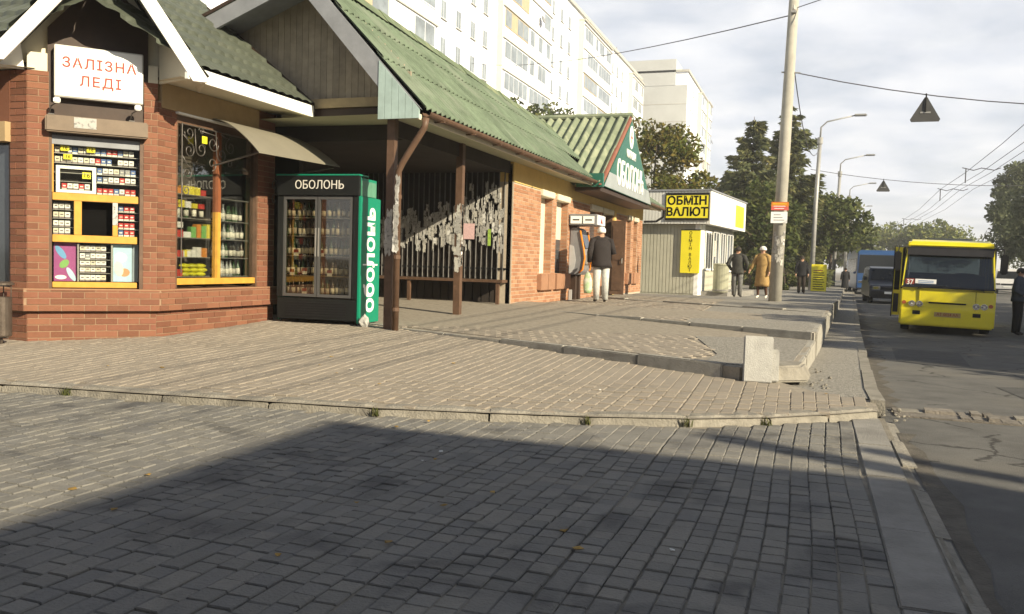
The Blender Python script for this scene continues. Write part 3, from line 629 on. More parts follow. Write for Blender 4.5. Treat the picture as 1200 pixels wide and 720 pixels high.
MB().fbox(FA, 1.095, 1.16, .832, 1.278, -.15, -.14).build('poster', mp('poster_grey', (.25, .3, .35)), K)
# white framed price display
f4 = MB(); f4.fbox(FA, .285, .70, 1.857, 1.89, -.10, -.06); f4.fbox(FA, .285, .70, 2.13, 2.165, -.10, -.06); f4.fbox(FA, .285, .325, 1.89, 2.13, -.10, -.06); f4.fbox(FA, .66, .70, 1.89, 2.13, -.10, -.06); f4.build('display_frame', M_wht2, K)
tg = MB().fbox(FA, .555, .645, 2.03, 2.105, -.115, -.105).build('price_tag', M_signy, K); text('print', '16', .075, M_ink, tg, frameM(FA, .60, 2.067, -.1035), .0005)
for s_, z_ in ((.33, 2.335), (.60, 2.335), (.36, 2.24)):
    t_ = MB().fbox(FA, s_, s_ + .09, z_, z_ + .06, -.085, -.08).build('price_tag', M_signy, K); text('print', '16', .055, M_ink, t_, frameM(FA, s_ + .045, z_ + .03, -.0785), .0005)
# cigarette packs: individuals that share two meshes
pm_w = []
for nm, c in (('pack_white', (.78, .77, .74)), ('pack_red', (.45, .03, .03)), ('pack_blue', (.08, .14, .33)), ('pack_cream', (.66, .62, .5)), ('pack_grey', (.25, .25, .27))):
    pk = MB().box((-.026, -.011, 0), (.026, .011, .072)); pk.mi = 1; pk.box((-.0262, -.0114, .0), (.0262, -.0112, .018)); pk.box((-.015, -.0114, .036), (.015, -.0112, .05))
    me = pk.mesh(nm); me.materials.append(mat(nm, c, .35, .04, 10, spec=.5)); me.materials.append(mat(nm + '_print', (.62, .6, .55) if c[0] < .5 else (.18, .15, .16), .5, .3, 60, rand=.4)); pm_w.append(me)
rzA = math.atan2(dA.y, dA.x)
def packs(s0, s1, z, n0, wts, lab, grp, F=FA, rz=rzA, p=.060, skip=.05):
    s_ = s0
    while s_ < s1 - .05:
        if rnd.random() > skip:
            o = bpy.data.objects.new('cigarette_pack', rnd.choices(pm_w, wts)[0]); COL.objects.link(o)
            o.location = F[0] + F[1] * (s_ + .028) + F[2] * n0 + Vector((0, 0, z)); o.rotation_euler = (0, 0, rz + rnd.uniform(-.06, .06)); tag(o, lab, 'cigarette pack', grp)
        s_ += p
lb = 'small cigarette pack on the shelves above the serving hatch'; g_ = 'packs above the serving hatch'
packs(.27, 1.15, 2.311, -.13, (5, 1, 2, 2, 1), lb, g_); packs(.27, 1.15, 2.201, -.13, (4, 1, 2, 3, 1), lb, g_)
packs(.71, 1.15, 2.091, -.13, (5, 2, 1, 2, 2), lb, g_); packs(.71, 1.15, 1.991, -.13, (2, 5, 2, 0, 1), lb, g_); packs(.71, 1.15, 1.858, -.13, (2, 6, 2, 0, 0), lb, g_); packs(.34, .65, 1.895, -.13, (5, 2, 0, 1, 0), lb, g_)
lb = 'small cigarette pack on the shelves beside the serving hatch'; g_ = 'packs beside the serving hatch'
for z_ in (1.374, 1.461, 1.561, 1.661):
    packs(.255, .465, z_, -.13, (6, 1, 0, 3, 1), lb, g_); packs(.94, 1.155, z_, -.13, (2, 6, 2, 0, 0), lb, g_)
lb = 'small pale cigarette pack in the rack between two posters'; g_ = 'packs in the rack between posters'
for z_ in (.835, .931, 1.011, 1.091, 1.181): packs(.53, .86, z_, -.13, (7, 0, 0, 4, 1), lb, g_, p=.056, skip=.02)
# shutter housing with a notice on it, gable panel
MB().fbox(FA, .18, 1.245, 2.525, 2.71, -.02, .13).build('shutter_box', mat('shutter_brown', (.16, .12, .085), .5, .12, 8), K, bevel=.015)
MB().fbox(FA, .47, .70, 2.58, 2.70, .131, .134).build('paper_notice', M_paper, K)
gp = [FA[0] + dA * s_ - nA * .02 + Vector((0, 0, z_)) for s_, z_ in ((.2, 2.5), (1.25, 2.5), (1.25, 3.80), (.81, 4.42), (.2, 3.70))]
MB().prism(gp, -nA * .05).build('gable_panel', M_dkbr, K); MB().prism([FA[0] + dA * s_ - nA * .085 + Vector((0, 0, z_)) for s_, z_ in ((-.1, 3.3), (1.5, 3.3), (1.55, 3.5), (.81, 4.58), (-.1, 3.44))], -nA * .03).build('gable_infill', M_cream, K)
for s0, s1 in ((0, .2), (1.25, LA)): MB().fbox(FA, s0, s1, 3.2, 3.40, -.2, .012).build('pier_cap', M_cream, K)
# ---- display window (street face)
for a_, c_ in ((.32, .35), (1.935, 1.965)): MB().fbox(FB, a_, c_, .75, 2.93, -.10, .0).build('window_surround', M_brown, K)
MB().fbox(FB, .35, 1.935, .80, .88, -.09, -.01).build('window_rail', M_wood, K); MB().fbox(FB, .35, 1.935, 2.80, 2.9, -.09, -.01).build('window_rail', M_brown, K)
MB().fbox(FB, 1.125, 1.185, .88, 1.75, -.09, -.01).build('window_mullion', M_wood, K); MB().fbox(FB, 1.125, 1.185, 1.75, 2.8, -.09, -.01).build('window_mullion', mat('brown_wood', (.2, .07, .03), .5, .1, 8), K)
MB().fbox(FB, .35, 1.125, .88, 2.8, -.055, -.05).build('glass_pane', M_gl, K); MB().fbox(FB, 1.185, 1.935, .88, 2.8, -.055, -.05).build('glass_pane', M_gl, K)
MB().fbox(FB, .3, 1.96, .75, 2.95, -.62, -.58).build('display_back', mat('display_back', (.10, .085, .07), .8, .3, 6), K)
for z_ in (.9, 1.15, 1.4, 1.65, 1.95): 
    MB().fbox(FB, .36, 1.12, z_ - .012, z_, -.55, -.12).build('shelf', M_silver, K); MB().fbox(FB, 1.19, 1.93, z_ - .012, z_, -.55, -.12).build('shelf', M_silver, K)
bots = []
for nm, c in (('bottle_green', (.02, .07, .02)), ('bottle_brown', (.06, .025, .01)), ('bottle_clear', (.35, .37, .36)), ('bottle_dark', (.012, .012, .012))):
    b_ = MB().lathe([(.032, 0), (.034, .01), (.034, .14), (.03, .16), (.013, .20), (.012, .245), (.014, .25), (.013, .262)], 10); b_.mi = 1; b_.lathe([(.0348, .03), (.0348, .125)], 10)
    me = b_.mesh(nm, True); me.materials.append(mat(nm, c, .12, .1, 10, spec=.8)); me.materials.append(mat('bottle_label', (.75, .72, .62), .6, .25, 60, rand=.3)); bots.append(me)
def bottles(F, s0, s1, z, n0, lab, grp, p=.085, sc=.9, wts=(3, 3, 1, 3)):
    s_ = s0
    while s_ < s1:
        o = bpy.data.objects.new('bottle', rnd.choices(bots, wts)[0]); COL.objects.link(o); o.location = F[0] + F[1] * s_ + F[2] * (n0 + rnd.uniform(-.02, .02)) + Vector((0, 0, z + .0005)); o.scale = (sc, sc, sc * rnd.uniform(.88, 1.02)); o.rotation_euler = (0, 0, rnd.uniform(0, 6)); tag(o, lab, 'bottle', grp); s_ += p * rnd.uniform(.9, 1.25)
for z_ in (.9, 1.15, 1.4, 1.65): bottles(FB, 1.25, 1.9, z_, -.2, 'small bottle on the shelves of the kiosk display window', 'bottles in the display window', p=.07, sc=.85, wts=(3, 2, 4, 2))
for z_ in (1.65,): bottles(FB, .45, 1.05, z_, -.22, 'small bottle on the shelves of the kiosk display window', 'bottles in the display window', p=.13)
cols = [('carton_white', (.75, .74, .7)), ('carton_yellow', (.7, .6, .05)), ('carton_green', (.18, .42, .12)), ('carton_orange', (.65, .25, .05)), ('carton_red', (.5, .05, .04))]
cm = []
for nm, c in cols:
    me = MB().box((-.06, -.035, 0), (.06, .035, .085)).mesh(nm); me.materials.append(mat(nm, c, .4, .15, 25, spec=.5)); cm.append(me)
def cartons(s0, s1, z, wts, sc=(1, 1, 1)):
    s_ = s0
    while s_ < s1:
        o = bpy.data.objects.new('grocery_box', rnd.choices(cm, wts)[0]); COL.objects.link(o); o.location = FB[0] + FB[1] * (s_ + .06) + FB[2] * -.19 + Vector((0, 0, z + .0005)); o.rotation_euler = (0, 0, math.pi / 2 + rnd.uniform(-.2, .2)); o.scale = (sc[0], sc[1], sc[2] * rnd.uniform(.8, 1.2)); tag(o, 'small grocery box on the shelves of the kiosk display window', 'box', 'boxes in the display window'); s_ += .14 * sc[0]
cartons(.38, .75, 1.4, (6, 0, 0, 0, 1)); cartons(.66, 1.1, 1.15, (2, 3, 2, 2, 2), (.8, 1, 1.3)); cartons(.42, 1.05, 1.78, (3, 1, 1, 2, 1), (.9, 1, .9)); cartons(.38, .7, 1.15, (6, 0, 0, 0, 1)); cartons(.38, .65, 1.52, (6, 0, 0, 0, 0)); cartons(.78, 1.1, 1.4, (1, 2, 3, 2, 1), (.7, 1, 2.0)); cartons(.38, .62, .9, (3, 0, 0, 1, 2)); cartons(.4, 1.05, 1.95, (2, 1, 1, 1, 2), (.8, 1, 1.1))
# yellow snack bags in a heap
M_bag = mat('snack_bag', (.62, .60, .03), .3, .15, 20, spec=.5, rand=.2)
for i in range(9):
    bm = bmesh.new(); bmesh.ops.create_uvsphere(bm, u_segments=10, v_segments=6, radius=1)
    for v in bm.verts: e = abs(v.co.x) ** 3; v.co.x *= .095; v.co.y *= .055 * (1 - .6 * e); v.co.z *= .030 * (1 - .6 * e)
    me = bpy.data.meshes.new('snack_bag'); bm.to_mesh(me); bm.free(); o = link('snack_bag', me, M_bag)
    r_ = i // 3; o.location = FB[0] + FB[1] * (.72 + .15 * (i % 3) + .03 * (r_ % 2)) + FB[2] * (-.2) + Vector((0, 0, .9 + .027 + .054 * r_)); o.rotation_euler = (.1, 0, math.pi / 2 + rnd.uniform(-.3, .3)); tag(o, 'yellow-green snack bag heaped in the kiosk display window', 'snack bag', 'snack bags in the display window')
# wrought iron grille: scrolls in the upper corner of the display window
gr = MB(); gr.tube([FB[0] + FB[1] * .37 + FB[2] * .045 + Vector((0, 0, z_)) for z_ in (.95, 2.8)], .007); gr.tube([FB[0] + FB[1] * s_ + FB[2] * .045 + Vector((0, 0, 2.79)) for s_ in (.36, 1.5)], .007); grl = gr.build('grille', M_iron, K)
def scroll(cs, cz, r0, a0, turns, sg, tail=None):
    pts = []
    if tail: pts.append((tail[0], tail[1]))
    for k in range(22):
        t = k / 21; a = a0 + sg * turns * 6.2832 * t; r_ = r0 * (1 - .8 * t); pts.append((cs + r_ * math.cos(a), cz + r_ * math.sin(a)))
    MB().tube([FB[0] + FB[1] * s_ + FB[2] * .045 + Vector((0, 0, z_)) for s_, z_ in pts], .0065, 5).build('scroll', M_iron, grl, smooth=True)
for q in ((.50, 2.70, .09, 3.1, 1.3, 1), (.50, 2.48, .10, 1.57, 1.4, -1, (.39, 2.66)), (.72, 2.52, .10, 3.1, 1.3, 1, (.60, 2.76)), (.95, 2.62, .12, 1.2, 1.4, -1, (.72, 2.75)), (.93, 2.36, .09, -1.5, 1.2, 1), (1.12, 2.5, .10, 3.4, 1.3, 1, (1.0, 2.78)), (.47, 2.2, .09, 1.57, 1.4, -1, (.38, 2.4)), (.45, 1.98, .07, 3.1, 1.3, 1, (.38, 2.16)), (1.3, 2.62, .11, 1.8, 1.3, 1, (1.1, 2.76)), (1.28, 2.40, .07, 3.1, 1.2, -1), (.72, 2.75, .05, 3.1, 1.2, -1)): scroll(*q)
MB().fbox(FB, .73, .82, 2.60, 2.69, .047, .055).build('price_tag', M_signy, K)
for zz in (2.2, 2.0): # small scroll bracket under the awning's far end
    pts = [(2.28 + .08 * (1 - t) * math.cos(6 * t + 1), zz + .09 * (1 - t) * math.sin(6 * t + 1)) for t in [k / 14 for k in range(15)]]
    MB().tube([FB[0] + FB[1] * s_ + FB[2] * .06 + Vector((0, 0, z_)) for s_, z_ in pts], .007, 5).build('awning_bracket', M_iron, K, smooth=True)
# curved awning
vs = []; fs = []; NU, NV = 12, 6
for t_ in (0, -.012):
    for i in range(NU + 1):
        t = i / NU; x_ = -7.44 + .86 * t; z_ = 2.955 - .47 * t ** 1.7 + t_
        for j_ in range(NV + 1): vs.append((x_, 9.25 - .18 * t + (1.55 + .38 * t) * j_ / NV, z_ + .04 * t * j_ / NV))
n1 = (NU + 1) * (NV + 1)
for i in range(NU):
    for j_ in range(NV): a = i * (NV + 1) + j_; fs += [(a, a + NV + 1, a + NV + 2, a + 1), (a + n1, a + 1 + n1, a + NV + 2 + n1, a + NV + 1 + n1)]
for i in range(NU): a = i * (NV + 1); fs.append((a, a + n1, a + NV + 1 + n1, a + NV + 1)); a += NV; fs.append((a, a + NV + 1, a + NV + 1 + n1, a + n1))
for j_ in range(NV): a = NU * (NV + 1) + j_; fs.append((a, a + n1, a + 1 + n1, a + 1))
aw = MB().add(vs, fs).build('awning', M_awn, K)
for y_ in (9.3, 10.75): MB().tube([(-7.44, y_, 2.35), (-6.66, y_ - .1 if y_ < 10 else y_ + .2, 2.50)], .012).build('awning_arm', M_iron, aw)
# ---- kiosk roof
th = math.atan(.8); ct, st_ = math.cos(th), math.sin(th)
def tilef(u, v):
    f = (v / .34) % 1.0; return .022 * abs(math.sin(math.pi * u / .19)) + .040 * (1 - f)
hipn = Vector((-1, -1, 0)).normalized(); cham = (A0 + nA * .6, nA)
me = sheet(Vector((-6.8, 6.5, 3.33)), Vector((0, 1, 0)), Vector((-ct, 0, st_)), 4.1, 3.25, tilef, 128, 96).mesh('roof_slope'); clip_mesh(me, [((-6.8, 6.65, 0), hipn), cham]); rf = link('roof', me, M_tile, K)
me = sheet(Vector((-12.2, 6.65, 3.33)), Vector((1, 0, 0)), Vector((0, ct, st_)), 5.6, 3.2, tilef, 170, 96).mesh('roof_slope'); clip_mesh(me, [((-6.8, 6.65, 0), -hipn), cham]); link('roof_slope', me, M_tile, rf)
# rear fill of the roof (closed against the sky)
MB().add([(-6.82, 10.58, 3.3), (-9.35, 10.58, 5.31), (-11.9, 10.58, 3.3)], [(0, 1, 2)]).build('gable_end', M_dkbr, rf)
MB().quad((-9.33, 9.0, 5.34), (-9.33, 10.6, 5.34), (-12.2, 10.6, 3.3), (-12.2, 9.0, 3.3)).build('roof_slope', M_tile, rf)
MB().add([(-9.36, 10.60, 5.38), (-9.30, 10.62, 5.38), (-6.78, 10.62, 3.38), (-6.78, 10.62, 3.26), (-9.33, 10.62, 5.22)], [(0, 1, 2, 3, 4)]).build('rake_trim', M_dkbr, rf)
# dormer slopes over the chamfered corner
sA, zA, sL, sR, zE = .81, 4.66, -.32, 1.82, 3.22
thd = math.atan2(zA - zE, sA - sL); cd_, sd_ = math.cos(thd), math.sin(thd); Ld = math.hypot(zA - zE, sA - sL); the = math.atan2(zA - zE, sR - sA); ce_, se_ = math.cos(the), math.sin(the); Le = math.hypot(zA - zE, sR - sA)
me = sheet(A0 + dA * sL + Vector((0, 0, zE)) - nA * 1.6, nA, (dA * cd_ + Vector((0, 0, sd_))), 2.22, Ld, tilef, 70, 40).mesh('roof_slope'); link('dormer_slope', me, M_tile, rf)
me = sheet(A0 + dA * sR + Vector((0, 0, zE)) + nA * .62, -nA, (-dA * ce_ + Vector((0, 0, se_))), 2.22, Le, tilef, 70, 40).mesh('roof_slope'); link('dormer_slope', me, M_tile, rf)
def apl(s_, z_, off): return A0 + dA * s_ + nA * off + Vector((0, 0, z_))
for sgn in (-1, 1):
    e = sL if sgn < 0 else sR; inn = .25
    MB().prism([apl(e + sgn * .02, zE - .02, .66), apl(sA, zA + .03, .66), apl(sA, zA + .03 - inn, .66), apl(e - sgn * .14, zE - .02 - .04, .66), apl(e + sgn * .02, zE - .02 - .04, .66)], -nA * .05).build('bargeboard', M_white, rf)
    MB().prism([apl(e, zE - .05, .60), apl(sA, zA - .03, .60), apl(sA, zA - .05, .60), apl(e, zE - .07, .60)], -nA * .62).build('gable_soffit', M_cream, rf)
# eaves: fascia boards and soffits of the two straight sides
MB().box((-6.83, 8.02, 3.18), (-6.79, 10.62, 3.335)).build('fascia', M_white, rf); MB().quad((-6.83, 7.95, 3.19), (-7.5, 8.3, 3.24), (-7.5, 10.64, 3.24), (-6.83, 10.62, 3.19)).build('soffit', M_cream, rf)
MB().box((-6.85, 10.58, 3.18), (-7.3, 10.62, 3.33)).build('fascia_return', M_cream, rf)
MB().box((-12.2, 6.62, 3.17), (-8.72, 6.66, 3.335)).build('fascia', M_white, rf); MB().quad((-8.7, 6.66, 3.18), (-12.2, 6.66, 3.18), (-12.2, 7.35, 3.22), (-8.3, 7.35, 3.22)).build('soffit', M_cream, rf)
# closing boards between the straight eaves and the gable
MB().prism([(-6.83, 8.05, 3.18), (-6.83, 8.05, 3.34), (-7.45, 8.3, 3.75), (-7.45, 8.3, 3.2)], (0, .03, 0)).build('eave_return', M_cream, rf)
MB().prism([(-8.72, 6.66, 3.17), (-8.72, 6.66, 3.34), (-8.42, 7.2, 3.75), (-8.42, 7.3, 3.2)], (-.03, 0, 0)).build('eave_return', M_white, rf)
# ---- sign box on the gable with two little spotlights
sg = thing('shop_sign', 'white box sign with red serif lettering over the serving window', 'sign', tuple(apl(.73, 2.92, .1)), world=True)
MB().fbox(FA, .27, 1.19, 2.92, 3.50, -.015, .10).build('sign_box', mat('sign_edge', (.55, .54, .5), .4, .05, 5), sg, bevel=.008)
MB().fbox(FA, .285, 1.175, 2.935, 3.485, .1015, .106).build('sign_face', M_wht2, sg)
def serif_text(st, size, s_c, z_c, bold):
    text('lettering', st, size, M_red, sg, frameM(FA, s_c, z_c, .108), .001, bold, 1.0, space=1.16)
serif_text('ЗАЛІЗНА', .155, .73, 3.305, .003); serif_text('ЛЕДІ', .155, .74, 3.11, .003)
M_srf = M_red
# serif bars at the feet and heads of the letters
ser = MB()
def serifs(xs, z0, z1, w=.019):
    for x_ in xs:
        for z_ in (z0, z1): ser.fbox(FA, x_ - w, x_ + w, z_ - .003, z_ + .003, .107, .1095)
serifs([.553, .60, .648, .70, .735, .823, .865, .93, .99], 3.249, 3.249); serifs([.60, .703, .735, .823, .865], 3.3605, 3.3605); serifs([.575, .625, .685, .81, .875], 3.054, 3.054); serifs([.625, .685, .875], 3.1655, 3.1655)
for s_ in (.30, 1.13):
    la = thing('sign_spotlight', 'small white spotlight on a bracket beneath the kiosk sign', 'lamp', tuple(apl(s_, 2.72, .1)), group='spotlights under the sign', world=True)
    MB().tube([apl(s_ - .08, 2.715, .06), apl(s_ - .06, 2.80, .14), apl(s_, 2.84, .2)], .007).build('arm', M_iron, la)
    MB().fbox(FA, s_ - .035, s_ + .035, 2.83, 2.89, .16, .24).build('lamp_head', M_wht2, la, bevel=.01)
    MB().fbox(FA, s_ - .09, s_ - .03, 2.711, 2.722, .02, .12).build('base', M_iron, la)

# ------------------------------------------------------------------ litter bin
def gz(x, y): return UP(y)
lbin = thing('litter_bin', 'dark metal cylinder litter bin on a stand beside the brick kiosk', 'bin', (-8.42, 7.0, UP(7.0) - .008))
M_bin = mat('bin_metal', (.10, .08, .065), .45, .25, 8, .1, 40, metal=.5, stain=(7, .6, .5, (.09, .07, .05)))
MB().lathe([(.10, .10), (.108, .115), (.108, .535), (.102, .53), (.10, .12)], 20).build('bucket', M_bin, lbin, smooth=False)
MB().lathe([(.115, .665), (.13, .67), (.13, .69), (.10, .705), (.0, .71)], 20).build('lid', M_bin, lbin)
for a in (.6, 2.2, 4.0): MB().tube([(.1 * math.cos(a), .1 * math.sin(a), .53), (.1 * math.cos(a), .1 * math.sin(a), .67)], .006).build('rod', M_bin, lbin)
MB().box((-.15, -.02, .0), (-.118, .02, .72)).build('stand_post', M_black, lbin); MB().box((-.15, -.02, .69), (.02, .02, .70)).build('stand_arm', M_black, lbin)
MB().box((-.18, -.10, .0), (-.08, .10, .012)).build('stand_foot', M_bin, lbin); MB().box((-.12, -.012, .08), (.10, .012, .097)).build('stand_bracket', M_bin, lbin); MB().box((-.012, -.012, .0), (.012, .012, .08)).build('stand_leg', M_bin, lbin)

# ------------------------------------------------------------------ long shop building with open porch
B = thing('shop_building', 'long brick shop with open porch under a mossy green corrugated roof', 'shop', (-7, 18, .3), world=True)
FS = (Vector((-5.4, 15.3, 0)), Vector((0, 1, 0)), Vector((1, 0, 0))); LS = 13.0
XR, YA, YB = -6.72, 10.10, 28.6
def EX(y): return -4.84 + .004 * (y - 10)
def eave_z(y): return 2.98
def ridge_z(y): return 5.14 - .034 * (y - 10.1)
# openings along the facade: (s0, s1, z0, z1, kind)
OP = [(1.75, 2.6, .98, 2.62, 'w'), (2.9, 3.85, .98, 2.62, 'w'), (5.9, 7.1, .98, 2.62, 'w'), (7.25, 8.45, .37, 2.62, 'd'), (10.55, 11.15, .98, 2.62, 'w'), (11.55, 12.15, .98, 2.62, 'w')]
# wall core from pieces between the openings
s_prev = 0; core = MB()
for s0, s1, z0, z1, k in OP:
    core.fbox(FS, s_prev, s0, .3, 2.72, -.28, 0); 
    if z0 > .5: core.fbox(FS, s0, s1, .3, z0, -.28, 0)
    core.fbox(FS, s0, s1, z1, 2.72, -.28, 0); s_prev = s1
core.fbox(FS, s_prev, LS, .3, 2.72, -.28, 0); core.build('wall', M_mortar2, B)
rects = []; s_prev = 0
for s0, s1, z0, z1, k in OP:
    rects.append((FS, s_prev, s0, .36, 2.71))
    if z0 > .5: rects.append((FS, s0, s1, .36, z0))
    rects.append((FS, s0, s1, z1, 2.71)); s_prev = s1
    FJ = (FS[0] + FS[1] * s1, Vector((-1, 0, 0)), Vector((0, -1, 0))); rects.append((FJ, 0.004, .2, z0, z1))   # far jamb, faces the viewer
rects.append((FS, s_prev, LS, .36, 2.71))
bricks(B, rects, M_brick2, bl=.235, bh=.062, j=.011, proud=.006)
MB().fbox(FS, -.015, LS, 2.72, 3.15, -.28, .014).build('plaster_band', M_yel, B)
MB().fbox(FS, -.015, .0, .34, 2.72, -.28, .010).build('corner_strip', M_mortar2, B)
M_sill = mat('sill_block', (.30, .16, .095), .8, .15, 8, .2, 60)
M_pan = mat('window_panel', (.58, .54, .44), .5, .1, 3)
for s0, s1, z0, z1, k in OP:
    if k == 'w':
        f_ = MB().fbox(FS, s0, s1, z0, z1, -.25, -.17).build('window', M_pan if s0 < 2 or s0 > 10 else M_glwin, B)
        if s0 > 2 and s0 < 3: MB().fbox(FS, s0 + .0, s1, 1.75, z1, -.17, -.16).build('blind', M_pan, f_)
        MB().fbox(FS, s0, s0 + .05, z0, z1, -.168, -.14).build('frame', M_white, f_)
        nb = 2 if s1 - s0 > .7 else 1
        for j_ in range(nb):
            a = s0 - .12 + (s1 - s0 + .2) * j_ / nb; MB().fbox(FS, a, a + (s1 - s0 + .2) / nb - .03, .63, .97, .0, .10).build('sill_block', M_sill, B, bevel=.01)
    MB().fbox(FS, s0 - .03, s1 + .03, 2.60, 2.735, -.2, .055).build('lintel', M_cream, B, bevel=.01)
# entrance: dark doorway with an open brown door leaf
MB().fbox(FS, 7.25, 8.45, .37, 2.6, -.9, -.85).build('doorway', M_dark, B); MB().fbox(FS, 7.25, 7.33, .37, 2.6, -.15, .02).build('door_frame', M_brown, B); MB().fbox(FS, 8.40, 8.45, .37, 2.6, -.15, .02).build('door_frame', M_brown, B)
dl = MB(); dl.box((-5.38, 23.62, .38), (-4.98, 23.67, 2.45)); dl.box((-5.33, 23.605, .5), (-5.03, 23.618, 1.2)); dl.box((-5.33, 23.605, 1.35), (-5.03, 23.618, 2.3)); lf = dl.build('door', M_brown, B); MB().tube([(-5.04, 23.60, 1.25), (-5.04, 23.57, 1.27), (-5.04, 23.57, 1.38), (-5.04, 23.60, 1.40)], .012).build('handle', M_silver, lf)
MB().fbox(FS, 8.5, 8.75, .36, 2.72, 0.009, .06).build('pilaster', M_yel, B)
# side wall facing the porch with bars, ledge and torn notices
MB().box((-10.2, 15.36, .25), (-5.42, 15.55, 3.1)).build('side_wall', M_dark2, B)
MB().box((-5.5, 15.285, .30), (-5.415, 15.36, 3.05)).build('corner_post', M_black, B)
M_bar = mat('bar_metal', (.11, .105, .10), .45, .3, 12, metal=.3)
for i in range(38):
    x = -5.56 - i * .112; MB().tube([(x, 15.27, .87), (x, 15.27, 3.02)], .013, 6).build('bar', M_bar, B)
for z_ in (1.05, 2.9): MB().box((-9.9, 15.262, z_), (-5.5, 15.285, z_ + .035)).build('bar_rail', M_black, B)
MB().box((-9.9, 14.98, .81), (-5.46, 15.30, .86)).build('ledge', M_brown, B)
for x in (-5.56, -7.4, -9.4): MB().box((x - .03, 15.0, .28), (x + .03, 15.06, .81)).build('ledge_leg', M_brown, B)
for i in range(24):
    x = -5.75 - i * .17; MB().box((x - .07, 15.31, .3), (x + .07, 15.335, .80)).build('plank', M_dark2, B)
def scrap(P, ax, az, nrm, w, h, name='paper_notice', parent=None):
    n = 13; pts = []; ph = rnd.random()
    for k in range(n):
        a = 6.2832 * (k + ph) / n; q = max(abs(math.cos(a)), abs(math.sin(a))) ** .8; r_ = (rnd.uniform(.8, 1.05) if k % 3 else rnd.uniform(.4, .9)) / q; pts.append(P + ax * (w * .5 * r_ * math.cos(a)) + az * (h * .5 * r_ * math.sin(a)))
    return MB().prism(pts, nrm * .002).build(name, M_paper, parent)
X_, Z_ = Vector((1, 0, 0)), Vector((0, 0, 1))
for i in range(300):
    x = -5.58 - rnd.random() ** 1.2 * 2.9; z = rnd.triangular(1.3, 2.8, 2.1) if x > -6.3 else rnd.triangular(1.3, 2.5 - .2 * (-6.3 - x), 1.8)
    scrap(Vector((x, 15.25 - rnd.uniform(0, .012), z)), X_, Z_, Vector((0, -1, 0)), rnd.uniform(.03, .09), rnd.uniform(.08, .32), parent=B)
for x, z, w_, h_ in ((-7.9, 2.45, .22, .3), (-7.75, 1.95, .3, .12), (-8.6, 2.2, .2, .28), (-6.95, 2.0, .22, .3)): scrap(Vector((x, 15.24, z)), X_, Z_, Vector((0, -1, 0)), w_, h_, parent=B)
tag(MB().box((-6.40, 15.228, 1.62), (-6.14, 15.232, 1.92)).build('paper_notice', mat('pink_notice', (.62, .42, .42), .8, .15, 30), B))
MB().box((-5.86, 15.22, 1.5), (-5.80, 15.224, 1.82)).build('paper_notice', mat('green_notice', (.3, .45, .08), .7, .3, 20), B)
# back of the porch
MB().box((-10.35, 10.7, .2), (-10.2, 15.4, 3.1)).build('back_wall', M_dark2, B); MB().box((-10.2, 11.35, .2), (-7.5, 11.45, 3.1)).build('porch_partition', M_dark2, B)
# porch posts with torn paper wrapped round
for i, (x, y_, z0) in enumerate(((-5.4, 10.37, .20), (-5.45, 12.85, .255))):
    po = MB().box((x - .055, y_ - .055, z0), (x + .055, y_ + .055, 3.09)).build('post', M_brown, B)
    for k in range(20 if i else 8):
        z = rnd.triangular(.95, 2.15, 1.75) if i else rnd.uniform(1.35, 1.75); scrap(Vector((x + rnd.uniform(-.02, .03), y_ - .058 - .002 * rnd.random(), z)), X_, Z_, Vector((0, -1, 0)), rnd.uniform(.06, .13), rnd.uniform(.1, .3), parent=po)
        scrap(Vector((x + .0565, y_, z + .03)), Vector((0, 1, 0)), Z_, X_, rnd.uniform(.06, .1), rnd.uniform(.1, .3), parent=po)
# downpipe in front of the first post
dp = MB().tube([(-4.84, 10.22, 3.05), (-4.86, 10.22, 2.93), (-5.18, 10.25, 2.48), (-5.245, 10.26, 2.36), (-5.245, 10.26, .22)], .045, 10).build('downpipe', M_brown, B, smooth=True)
for z_ in (2.0, 1.2, .5): MB().lathe([(.052, z_), (.052, z_ + .05)], 10, (-5.245, 10.26, 0)).build('pipe_clip', M_brown, dp)
for k in range(18): scrap(Vector((-5.245 + rnd.uniform(-.01, .02), 10.213 - .003 * rnd.random(), rnd.uniform(1.3, 2.2))), X_, Z_, Vector((0, -1, 0)), rnd.uniform(.06, .1), rnd.uniform(.12, .32), parent=dp)
# soffit and porch ceiling
MB().quad((-4.90, 10.12, 3.04), (-5.48, 10.12, 3.10), (-5.48, 28.5, 3.10), (-4.85, 28.5, 3.04)).build('soffit', M_soff, B)
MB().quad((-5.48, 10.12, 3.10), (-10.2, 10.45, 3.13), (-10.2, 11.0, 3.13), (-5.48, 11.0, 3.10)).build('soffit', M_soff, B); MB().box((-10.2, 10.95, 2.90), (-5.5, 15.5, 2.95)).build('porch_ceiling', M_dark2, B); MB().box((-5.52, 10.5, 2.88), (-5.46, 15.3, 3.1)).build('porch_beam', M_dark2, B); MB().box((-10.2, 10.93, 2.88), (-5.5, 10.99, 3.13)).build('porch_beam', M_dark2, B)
MB().prism([(-4.93, 10.12, 3.02), (-4.90, 10.12, 3.02), (-4.83, 28.5, 3.02), (-4.86, 28.5, 3.02)], (0, 0, .07)).build('fascia', M_cream, B)
